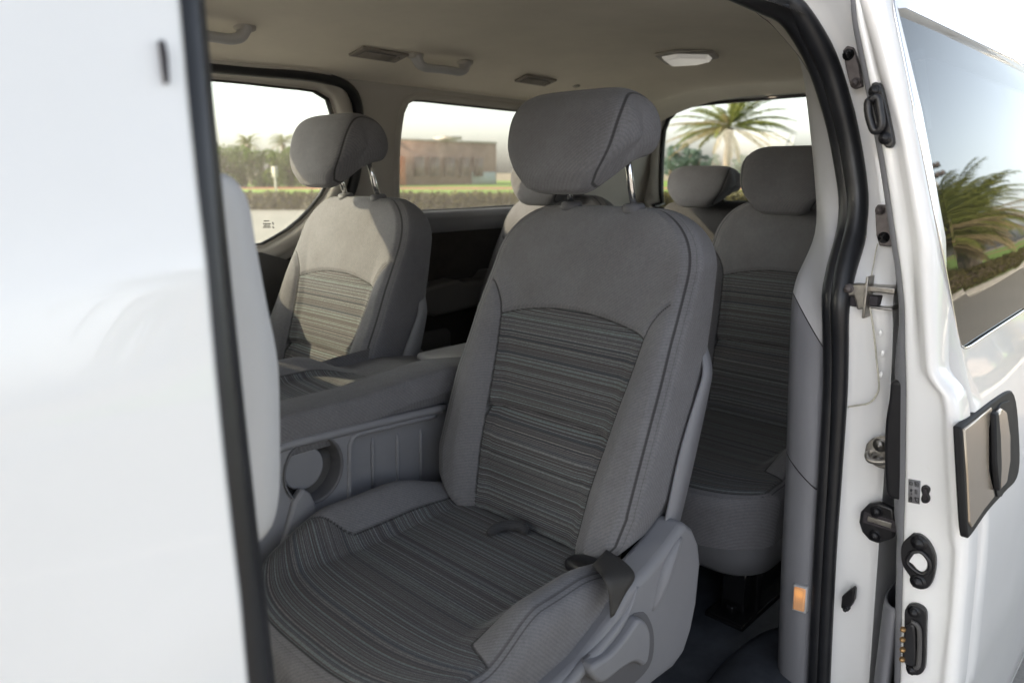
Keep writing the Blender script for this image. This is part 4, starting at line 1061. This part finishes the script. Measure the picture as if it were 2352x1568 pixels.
# ============================================================ jamb hardware (plane x = XJ)
RT = sorted((p[2], p[0]) for p in R3[6:])
def XJ_(z): return interp(z, RT)+.007
def atJ(u, v, dx=0):
    x = 1.34
    for _ in range(30):
        p = at(u, v, 0, x); x = .5*x+.5*(XJ_(p.z)+dx)
    return p
def xjc(pts):
    return sum(atJ(u, v).x for u, v in pts)/len(pts)
def jplate(name, pts, t, m_, smooth=0, bev=.002):
    global XJ
    XJ = xjc(pts); return edge_plate(name, pts, t, m_, smooth, van, bev, XJ)
b1 = jplate('upper_bracket', [(1938, 118), (1948, 106), (1962, 110), (1975, 150), (1983, 200), (1966, 206), (1956, 200), (1946, 160)], .006, M['bracket'], 0)
bolt(1952, 127, .007, .008, M['blacksteel'], b1, XJ); bolt(1969, 191, .006, .008, M['bracket'], b1, XJ)
b2 = jplate('middle_bracket', [(2012, 478), (2018, 470), (2040, 470), (2052, 560), (2048, 566), (2022, 564), (2015, 540)], .006, M['bracket'], 0)
bolt(2025, 483, .006, .008, M['bracket'], b2, XJ); bolt(2033, 545, .007, .008, M['blacksteel'], b2, XJ)
# slide rail along the body side, with its end bracket
XJ = atJ(1985, 680).x
ry = [at(1985, v, 0, XJ) for v in (654, 668, 676, 700, 706)]
g = Geo(); 
for (za, zb_, y0, y1, k) in ((ry[1].z, ry[0].z, .385, .45, 0), (ry[3].z, ry[2].z-.001, .41, .45, 1), (ry[4].z, ry[3].z, .385, .45, 0)):
    g.box((XJ+.0-.004+.6, (y0+y1)/2, (za+zb_)/2), (1.2, y1-y0, abs(zb_-za)), k)
g.box((XJ+.6, .445, (ry[0].z+ry[4].z)/2), (1.21, .02, ry[0].z-ry[4].z), 1)
g.out('slide_rail', [M['steel'], M['slot']], van, bev=.002)
jplate('rail_end_bracket', [(1950, 652), (1990, 650), (1998, 648), (2000, 706), (1974, 710), (1970, 690), (1966, 678), (1950, 680)], .012, M['steel'], 0, .003)
g = Geo(); p = at(1998, 680, 0, XJ); g.box((p.x-.008, p.y, p.z), (.03, .004, .07)); g.out('rail_end_lip', M['steel'], van, bev=.001)
bolt(1956, 661, .006, .014, M['bracket'], van, XJ); 
s1 = jplate('striker_plate', [(1992, 1018), (2005, 1006), (2030, 1000), (2050, 1005), (2050, 1068), (2025, 1073), (2000, 1060), (1989, 1040)], .005, M['steel'], 40)
bolt(2024, 1020, .009, .006, M['steel'], s1, XJ, 20); bolt(2021, 1055, .007, .006, M['steel'], s1, XJ, 20)
g = Geo(); pa = [at(2000, 1037, 0, XJ), at(2002, 1036, 0, XJ), at(2010, 1046, 0, XJ), at(2030, 1050, 0, XJ), at(2055, 1050, 0, XJ)]
g.tube(smoothpath([pa[0], pa[1]+Vector((-.02, 0, 0)), pa[2]+Vector((-.028, 0, 0)), pa[3]+Vector((-.028, 0, 0)), pa[4]+Vector((-.026, 0, 0))], 24), .005, 12); g.out('striker_loop', M['steel'], s1)
s2 = jplate('lock_striker_housing', [(1980, 1172), (1998, 1154), (2020, 1150), (2056, 1164), (2060, 1200), (2056, 1232), (2020, 1244), (2000, 1236), (1984, 1218), (1977, 1195)], .010, M['black'], 0, .004)
bolt(2018, 1170, .008, .011, M['black'], s2, XJ, 20); bolt(2014, 1225, .008, .011, M['black'], s2, XJ, 20)
g = Geo(); p = at(2020, 1198, 0, XJ-.012); g.box((XJ-.012, p.y, p.z), (.004, .040, .010)); g.out('striker_slot', M['steel'], s2, bev=.001)
g = Geo(); p = at(2020, 1198, 0, XJ-.012); g.box((XJ-.010, p.y, p.z), (.004, .056, .022)); g.out('striker_recess', M['slot'], s2, bev=.001)
s3 = jplate('rubber_stop', [(1938, 1372), (1936, 1390), (1944, 1394), (1952, 1394), (1960, 1386), (1966, 1374), (1968, 1350), (1964, 1343), (1952, 1352), (1938, 1364)], .012, M['black'], 0, .004)
bolt(1950, 1390, .004, .014, M['black'], s3, XJ)
# body sealer lines on the jamb
def caulk(pts, r=.0016):
    g = Geo(); g.tube(smoothpath([atJ(u, v, -.001) for u, v in pts], 50), r, 8); g.out('sealer_bead', M['caulk'], van)
caulk([(1998, 706), (2004, 740), (2010, 790), (2014, 830), (2018, 870), (2018, 895), (2008, 915), (1994, 926), (1975, 930), (1948, 934)])
caulk([(1998, 648), (2006, 610), (2012, 575), (2016, 560)], .001)
for u, v in ((2022, 765), (2027, 812), (2024, 860)):
    p = atJ(u, v, -.003); g = Geo(); vv, ff = ellipsoid(p, (.002, .0035, .006)); g.add(vv, ff); g.out('body_plug', M['paint'], van)
caulk([(1958, 540), (1975, 534), (1990, 545)], .001)
# ============================================================ OUTSIDE
def structure(o): o['kind'] = 'structure'; return o
def ground_mat():
    m, nt, b = mat('asphalt'); co = coords(nt)
    n1 = noise(nt, .25, 5, .6, co); n2 = noise(nt, 60, 4, .7, co)
    c = mixc(nt, .5, ramp(nt, n1.outputs['Fac'], [(.3, (.24, .235, .22)), (.7, (.32, .305, .28))]).outputs[0], ramp(nt, n2.outputs['Fac'], [(.3, (.20, .20, .19)), (.7, (.42, .40, .37))]).outputs[0])
    lk(nt, c, b.inputs['Base Color']); b.inputs['Roughness'].default_value = .85
    return m
def grass_mat(name, c0, c1):
    m, nt, b = mat(name); co = coords(nt); n1 = noise(nt, 1.5, 6, .7, co)
    lk(nt, ramp(nt, n1.outputs['Fac'], [(.3, c0), (.7, c1)]).outputs[0], b.inputs['Base Color']); b.inputs['Roughness'].default_value = .9
    return m
M['asphalt'] = ground_mat()
M['grass'] = grass_mat('lawn', (.15, .27, .02), (.23, .37, .04))
M['sand'] = plain('dry_soil', (.30, .25, .17), .9, nscale=.5, var=.2)
M['track'] = plain('running_track', (.42, .16, .11), .9, nscale=.6, var=.12)
M['line'] = plain('road_paint', (.75, .74, .70), .6, nscale=8, var=.08)
M['kerb'] = plain('kerb_concrete', (.42, .40, .37), .85, nscale=4, var=.12)
def flat(name, x0, x1, y0, y1, z, m_, kind='structure'):
    o = mesh(name, [(x0, y0, z), (x1, y0, z), (x1, y1, z), (x0, y1, z)], [(0, 1, 2, 3)], m_, None, smooth=False); o['kind'] = kind; return o
flat('ground', -600, 600, -600, 600, -.02, M['sand'])
flat('parking_apron', -60, 7, -40, -5, 0, M['asphalt'])
flat('parking_lot', -60, 90, -5, 31, 0, M['asphalt'])
def oriented_strip(name, d0, d1, z, m_, lat=260):
    """strip across the far side view, square to the inward/rearward diagonal"""
    a = Vector(Hh); r = Vector(Rr); P = [a*d0-r*lat, a*d0+r*lat, a*d1+r*lat, a*d1-r*lat]
    o = mesh(name, [(p.x, p.y, z) for p in P], [(0, 1, 2, 3)], m_, None, smooth=False); o['kind'] = 'structure'; return o
oriented_strip('lawn', 33, 66, .03, M['grass']); oriented_strip('running_track', 66, 74, .034, M['track']); oriented_strip('far_lawn', 74, 130, .03, M['grass'])
for k in range(6):
    o = flat('parking_line', 2.9*k-12-.06, 2.9*k-12+.06, -4.6, -1.0, .004, M['line'])
flat('parking_line', -30, 40, -4.7, -4.6, .004, M['line'])
flat('grass_bank', 7, 90, -40, -4.9, .09, M['grass'])
g = Geo(); g.box((48.5, -4.8, .06), (83, .2, .14)); o = g.out('kerb', M['kerb'], None, bev=.02); o['kind'] = 'structure'
# foliage
def leafmat(name, c0, c1, tr=.35):
    m, nt, b = mat(name); nt.nodes.remove(b); out = nt.nodes['Material Output']
    oi = nd(nt, 'ShaderNodeNewGeometry'); 
    col = ramp(nt, oi.outputs['Random Per Island'], [(0, c0), (1, c1)]).outputs[0]
    d = nd(nt, 'ShaderNodeBsdfDiffuse'); t = nd(nt, 'ShaderNodeBsdfTranslucent'); mx = nd(nt, 'ShaderNodeMixShader'); mx.inputs[0].default_value = tr
    lk(nt, col, d.inputs[0]); lk(nt, col, t.inputs[0]); lk(nt, d.outputs[0], mx.inputs[1]); lk(nt, t.outputs[0], mx.inputs[2]); lk(nt, mx.outputs[0], out.inputs[0])
    return m
M['leaf'] = leafmat('tree_leaves', (.07, .12, .025), (.16, .22, .06))
M['leaf_blue'] = leafmat('casuarina_leaves', (.12, .18, .15), (.20, .27, .23))
M['hedge'] = leafmat('hedge_leaves', (.08, .075, .03), (.15, .135, .06))
M['frond'] = leafmat('palm_fronds', (.10, .13, .03), (.24, .25, .07), .4)
M['frond_dry'] = leafmat('dry_palm_fronds', (.24, .19, .11), (.38, .31, .18), .4)
M['bark'] = plain('palm_bark', (.20, .16, .12), .9, nscale=8, var=.3, bump=1, bscale=30)
M['trunk'] = plain('tree_bark', (.12, .09, .065), .9, nscale=8, var=.3)
def leaf_cloud(blobs, n, size):
    vs = []; fs = []
    for _ in range(n):
        c, r = blobs[rng.randint(len(blobs))]
        d = rng.normal(size=3); d /= np.linalg.norm(d)+1e-9; rad = r*(.55+.45*rng.rand()**.5)
        p = Vector(c)+Vector((d[0]*rad, d[1]*rad, d[2]*rad*.8))
        a = Vector(rng.normal(size=3)).normalized(); b = a.cross(Vector(rng.normal(size=3))).normalized(); s = size*(.6+.8*rng.rand())
        o = len(vs); vs += [p-a*s, p+b*s*.5, p+a*s, p-b*s*.5]; fs.append((o, o+1, o+2, o+3))
    return vs, fs
def tree_proto(name, h, wd, n, size, mleaf, label, group):
    t = thing(name, label, 'tree', (0, 0, 0), group)
    g = Geo(); g.tube([(0, 0, -.1), (.05, .03, h*.3), (0, .1, h*.6)], [.05*h, .035*h, .015*h], 8)
    for k in range(4):
        a = k*1.7; g.tube([(0, 0, h*.3), (math.cos(a)*wd*.2, math.sin(a)*wd*.2, h*.5), (math.cos(a)*wd*.36, math.sin(a)*wd*.36, h*.68)], [.02*h, .012*h, .006*h], 6)
    g.out('trunk', M['trunk'], t)
    bl = []
    for k in range(14):
        a = rng.rand()*6.28; r = wd*.36*rng.rand()**.5; bl.append(((math.cos(a)*r*1.25, math.sin(a)*r*1.25, h*(.14+.66*rng.rand())), wd*(.14+.10*rng.rand())))
    bl.append(((0, 0, h*.84), wd*.13))
    v, f = leaf_cloud(bl, n, size); mesh('crown', v, f, mleaf, t, smooth=False); return t
def palm_proto(name, h, R_, nf, label, group, dry=.35, leaf=.5, seed=1, droop=1.0, lw_=.022):
    rs = np.random.RandomState(seed); t = thing(name, label, 'palm tree', (0, 0, 0), group)
    g = Geo(); pts = [(0.03*math.sin(i), .02*math.cos(i*1.3), h*i/16.) for i in range(17)]
    g.tube(pts, [.19+.03*(i % 2)+(.10 if i > 13 else 0)-(.0 if i else -.06) for i in range(17)], 12); g.out('trunk', M['bark'], t)
    for dr in (0, 1):
        vs = []; fs = []
        cnt = int(nf*(dry if dr else 1-dry))
        for k in range(cnt):
            a = rs.rand()*6.283; el = (rs.uniform(-.45, .35) if dr else rs.uniform(-.05, 1.35)); L = R_*rs.uniform(.75, 1.1)
            d = Vector((math.cos(a), math.sin(a), 0)); p = Vector((0, 0, h+.05)); ang = el; N_ = 16; last = p.copy(); up_ = Vector((0, 0, 1))
            for i in range(N_):
                t_ = i/N_; ang2 = el-droop*1.25*t_**1.4*(1.1 if not dr else .7)
                dirv = d*math.cos(ang2)+up_*math.sin(ang2); q = last+dirv*(L/N_)
                side = Vector((-math.sin(a), math.cos(a), 0)); nn = dirv.cross(side)
                w_ = .018*(1-t_)+.006; o = len(vs); vs += [last-side*w_, last+side*w_, q+side*w_, q-side*w_]; fs.append((o, o+1, o+2, o+3))
                if i > 1:
                    for s in (-1, 1):
                        for sub in (0, .33, .66):
                            b0 = last.lerp(q, sub); ll = leaf*math.sin(PI*(.12+.82*t_))*rs.uniform(.8, 1.15)
                            tip = b0+(side*s*.72+dirv*.62-up_*(.25+.3*rs.rand())).normalized()*ll; o = len(vs); w2 = dirv*lw_
                            vs += [b0-w2, b0+w2, tip+w2*.3]; fs.append((o, o+1, o+2))
                last = q
        if vs: mesh('dry_fronds' if dr else 'green_fronds', vs, fs, M['frond_dry' if dr else 'frond'], t, smooth=False)
    return t
def place(o, u, dist, z=0, sc_=1.0, rz=0.0):
    d = ray(u, 395); L = math.hypot(d[0], d[1]); o.location = (d[0]/L*dist, d[1]/L*dist, z); o.scale = (sc_,)*3; o.rotation_euler = (0, 0, rz)
tp0 = tree_proto('broadleaf_tree', 4.6, 6.0, 2600, .19, M['leaf'], 'x', 'trees beyond the lawn')
tpos = [(-700, 84, 1.1), (-560, 80, .9), (-420, 86, 1.15), (-280, 82, 1.), (-150, 80, 1.1), (-20, 85, .95), (110, 82, 1.05), (235, 86, 1.0), (350, 80, .9), (440, 84, 1.05), (505, 80, .80), (560, 82, .93), (618, 80, .84), (668, 83, .9), (722, 80, .95), (780, 84, .9), (840, 82, .85)]
labs = {505: 'leftmost green tree through the far door window, next to the seat edge', 560: 'rounded green tree second from left in far door window', 618: 'green tree in the middle of the far door window', 668: 'green tree partly behind the far headrest', 722: 'green tree hidden behind the far seat headrest', 780: 'green tree behind the far door pillar', 840: 'green tree beside the brown building'}
for i, (u, d_, s_) in enumerate(tpos):
    o = tp0 if i == 0 else copy_tree(tp0); place(o, u, d_, 0, s_, i*1.3)
    o['label'] = labs.get(u, 'green tree beyond the lawn, hidden ahead of the far windows')
for i, (u, d_, h_) in enumerate(((575, 92, 1.0), (655, 90, 1.0))):
    if i == 0:
        fp = palm_proto('date_palm', 5.2, 2.3, 34, 'small palm rising above the green trees, left one in the far door window', 'small palms behind the trees', .1, .35, 3); o = fp
    else: o = copy_tree(fp); o['label'] = 'small palm above the trees just left of the far headrest'
    place(o, u, d_, 0, .88, i*2)
# blue-green tree row behind the palm, seen by the rear window
cas = tree_proto('casuarina_tree', 7.5, 4.4, 1800, .2, M['leaf_blue'], 'tall blue green tree at the left side of the rear window', 'blue green trees past the rear window')
for i, (u, s_) in enumerate(((1540, .8), (1572, .86), (1604, .7), (1640, .62), (1700, .6), (1745, .64), (1790, .6), (1840, .66), (1900, .7), (1960, .8))):
    o = cas if i == 0 else copy_tree(cas); place(o, u, 118, 0, s_*1.0, i*1.1)
    if i: o['label'] = ['', 'tallest blue green tree in the rear window, left of the palm', 'blue green tree just left of the palm crown', 'low blue green tree directly behind the palm trunk', 'low blue green tree right of the palm trunk', 'blue green tree above the shaded headrest', 'blue green tree behind the shaded headrest', 'blue green tree past the rear window beside the pillar', 'blue green tree hidden by the grey pillar', 'blue green tree hidden behind the open door'][i]
bigp = palm_proto('coconut_palm', 4.0, 4.0, 62, 'sunlit palm with dry hanging fronds filling the rear window', None,     .35, .50, 11, .62, .040); place(bigp, 1668, 46.5, 0, 1.0, .7)
# brown building beyond the lawn
bld = thing('sports_building', 'long flat brown building seen through the far quarter window', 'building', (0, 0, 0))
M['wall'] = plain('brown_render', (.34, .215, .175), .85, nscale=.7, var=.22)
M['brown_glass'] = plain('brown_window', (.17, .115, .10), .4); M['orange'] = plain('orange_panel', (.62, .20, .08), .6); M['wall_light'] = plain('pale_wall', (.42, .38, .34), .8)
def bp3(u, d_, z): 
    q = ray(u, 395); L = math.hypot(q[0], q[1]); return Vector((q[0]/L*d_, q[1]/L*d_, z))
def bwall(g, u0, u1, d0, d1, z0, z1, th, k=0):
    a = bp3(u0, d0, z0); b = bp3(u1, d1, z0); n = Vector((b.y-a.y, a.x-b.x, 0)).normalized(); 
    if n.dot(a) < 0: n = -n
    P = [a, b, b+n*th, a+n*th]; g.add(P+[p+Vector((0, 0, z1-z0)) for p in P], [(0, 1, 2, 3), (4, 5, 6, 7), (0, 1, 5, 4), (1, 2, 6, 5), (2, 3, 7, 6), (3, 0, 4, 7)], k)
g = Geo(); bwall(g, 912, 1140, 86, 96, -.1, 4.95, 9); g.out('wall', M['wall'], bld)
g = Geo(); bwall(g, 910, 1142, 85.7, 95.7, 4.95, 5.15, 9.5); g.out('roof_coping', M['wall_light'], bld)
g = Geo(); bwall(g, 914, 932, 85.6, 86.4, 0, 3.2, .4); g.out('orange_doorway', M['orange'], bld)
g = Geo(); bwall(g, 1025, 1062, 88, 89, 5.15, 5.5, 3); g.out('roof_unit', M['wall_light'], bld)
for k, (u0, u1) in enumerate(((955, 975), (990, 1010), (1025, 1045), (1060, 1078), (1092, 1110))):
    dd = 86+(u0-912)/228*10-1.3; g = Geo(); bwall(g, u0, u1, dd, dd+.8, 1.0, 3.2, .3); g.out('window', M['brown_glass'], bld)
g = Geo(); bwall(g, 1085, 1139, 93, 95, 0, 1.5, .3); g.out('low_fence', plain('pale_blue_fence', (.45, .52, .50), .6), bld)
# hedge at the parking edge
def hedge(name, a, b, h_, th, n, label, size=.07):
    vs = []; fs = []
    a = Vector(a); b = Vector(b); d = b-a; nn = Vector((-d.y, d.x, 0)).normalized()
    for _ in range(n):
        face = rng.rand(); t = rng.rand()
        if face < .45: o_ = -th/2; z = h_*rng.rand()
        elif face < .6: o_ = th/2; z = h_*rng.rand()
        else: o_ = th*(rng.rand()-.5); z = h_+.05*rng.randn()
        p = a+d*t+nn*(o_+.05*rng.randn()); p.z = z+.03*rng.randn()+a.z
        A_ = Vector(rng.normal(size=3)).normalized(); B_ = A_.cross(Vector(rng.normal(size=3))).normalized(); s = size*(.6+.8*rng.rand())
        o = len(vs); vs += [p-A_*s, p+B_*s*.5, p+A_*s, p-B_*s*.5]; fs.append((o, o+1, o+2, o+3))
    t_ = thing(name, label, 'hedge', tuple((a+b)/2)); mesh('foliage', vs, fs, M['hedge'], t_, smooth=False)
    g = Geo(); mid = (a+b)/2; rt = Matrix((d.normalized(), nn, Vector((0, 0, 1)))).transposed(); g.box(mid+Vector((0, 0, h_*.47)), (d.length, th*.8, h_*.9), 0, rt); g.out('branches', M['trunk'], t_); return t_
hd = 31.0; A_ = Vector(Hh); R_ = Vector(Rr)
hedge('hedge', A_*hd-R_*34, A_*hd+R_*34, .56, 1.1, 26000, 'low clipped brown green hedge along the far edge of the parking', .12)
hedge('hedge', (9, -5.5, .1), (48, -5.5, .1), .55, .8, 22000, 'low hedge on the roadside bank mirrored in the door window', .06)
# etched marks in the far door glass
gm = bpy.data.objects['far_door_window']
for (u0, v0, u1, v1) in ((606, 508, 618, 507), (604, 514, 622, 514), (606, 518, 620, 518), (604, 522, 622, 522), (626, 510, 628, 516), (626, 520, 629, 524)):
    a = on_y(u0, v0, Yf, .020); b = on_y(u1, v1, Yf, .020); g = Geo(); g.tube([a, b], .0016, 6); g.out('etched_mark', M['slot'], gm)
# lamp post seen through the far door window
def post(u, d_, h_, label):
    p = bp3(u, d_, 0); t = thing('sign_post', label, 'post', tuple(p)); g = Geo(); g.tube([p, p+Vector((0, 0, h_))], .05, 8); g.out('pole', M['kerb'], t)
    g = Geo(); r = Vector(Rr); rt = Matrix((r, Vector(Hh), Vector((0, 0, 1)))).transposed(); g.box(p+Vector((0, 0, h_-.25)), (.3, .04, .55), 0, rt); g.out('sign_plate', M['kerb'], t); return t
post(631, 40, 1.75, 'thin pale post with a small plate in front of the green trees')
fl = thing('floodlight_mast', 'far slender floodlight mast above the trees in the door window', 'light mast', tuple(bp3(566, 130, 0)))
p = bp3(566, 130, 0); g = Geo(); g.tube([p, p+Vector((0, 0, 6.2))], [.16, .1], 8); g.out('pole', M['kerb'], fl)
g = Geo(); rt = Matrix((Vector(Rr), Vector(Hh), Vector((0, 0, 1)))).transposed(); g.box(p+Vector((0, 0, 6.3)), (.7, .3, .9), 0, rt); g.out('lamp_head', M['bracket'], fl)
# behind the camera: palms, road and floodlight mirrored by the door glass and paint
rp = None
for i, (x, y, s_) in enumerate(((21, -5.9, 1.0), (30, -7.0, 1.35), (26, -6.9, 1.2), (23, -7.6, 1.1), (34, -8.3, 1.5), (6, -12, 1.1), (-4, -13, 1.1))):
    if rp is None: rp = palm_proto('roadside_palm', 2.3, 2.9, 90, 'bushy palm mirrored in the door window, tallest and nearest', 'palms along the road bank', .25, .55, 5); o = rp
    else: o = copy_tree(rp); o['label'] = ['', 'second bushy palm mirrored in the door window', 'dark palm mirrored at the right edge of the door window', 'palm on the bank ahead of the door', 'far palm on the bank beyond the mirrored ones', 'palm on the bank behind the viewer', 'palm on the bank toward the van front'][i]
    o.location = (x, y, .1); o.scale = (s_,)*3; o.rotation_euler = (0, 0, i*1.9)
fm = thing('floodlight_mast', 'tall mast with a row of floodlights mirrored in the door window', 'light mast', (33, -7.4, 0))
g = Geo(); g.tube([(33, -7.4, 0), (33, -7.4, 6.9)], [.11, .06], 10); g.out('pole', M['kerb'], fm)
g = Geo(); g.tube([(32.2, -7.7, 6.8), (33.8, -7.1, 6.8)], .04, 6); g.tube([(32.2, -7.7, 6.4), (33.8, -7.1, 6.4)], .04, 6)
for k in range(5):
    for zz in (6.8, 6.4):
        g.box((32.3+k*.35, -7.65+k*.13, zz+.05), (.24, .2, .2))
g.out('lamp_head', M['bracket'], fm)

# ============================================================ CAMERA, LIGHT
cd = bpy.data.cameras.new('camera'); cam = bpy.data.objects.new('camera', cd); COL.objects.link(cam); sc.camera = cam
cam.location = (0, 0, EZ)
right = Vector(Rr); upv = Vector(up); fwd = Vector(fw)
cam.matrix_world = Matrix(((right.x, upv.x, -fwd.x, 0), (right.y, upv.y, -fwd.y, 0), (right.z, upv.z, -fwd.z, EZ), (0, 0, 0, 1)))
cd.sensor_width = 36; cd.lens = 36*F/2352.; cd.clip_start = .02; cd.clip_end = 3000
cd.dof.use_dof = True; cd.dof.focus_distance = 1.42; cd.dof.aperture_fstop = 4.0
SAZ, SEL = math.radians(36), math.radians(24)     # sun: ahead of the van and beyond its far side
sd_ = Vector((-math.cos(SAZ)*math.cos(SEL), math.sin(SAZ)*math.cos(SEL), math.sin(SEL)))
sl_ = bpy.data.lights.new('sun', 'SUN'); sl_.energy = 3.4; sl_.angle = math.radians(.5); sl_.color = (1, .80, .56)
so = bpy.data.objects.new('sun', sl_); COL.objects.link(so); so.rotation_euler = sd_.to_track_quat('Z', 'Y').to_euler()
w = bpy.data.worlds.new('World'); sc.world = w; w.use_nodes = True; nt = w.node_tree
sky = nt.nodes.new('ShaderNodeTexSky'); sky.sky_type = 'NISHITA'; sky.sun_disc = False; sky.sun_elevation = SEL
sky.sun_rotation = math.atan2(sd_.x, sd_.y); sky.air_density = 1.2; sky.dust_density = 4.0; sky.ozone_density = 1.0
bg = nt.nodes['Background']
bw = nt.nodes.new('ShaderNodeRGBToBW'); nt.links.new(sky.outputs[0], bw.inputs[0])
mxs = mixc(nt, .62, sky.outputs[0], bw.outputs[0])
gc = nt.nodes.new('ShaderNodeTexCoord'); sx = nt.nodes.new('ShaderNodeSeparateXYZ'); nt.links.new(gc.outputs['Generated'], sx.inputs[0])
hz = ramp(nt, sx.outputs[2], [(.0, (3.1, 3.05, 3.2)), (.10, (2.7, 2.7, 2.85)), (.35, (1.2, 1.2, 1.25)), (.8, (.9, .9, .9))])
nt.links.new(mixc(nt, 1., mxs, hz.outputs[0], 'MULTIPLY'), bg.inputs[0]); bg.inputs[1].default_value = .15
sc.view_settings.view_transform = 'Standard'; sc.view_settings.look = 'None'; sc.view_settings.exposure = 1.42; sc.view_settings.gamma = 1
sc.render.engine = 'CYCLES'; sc.cycles.max_bounces = 12; sc.cycles.transparent_max_bounces = 16; sc.cycles.diffuse_bounces = 6
sc.cycles.use_denoising = True
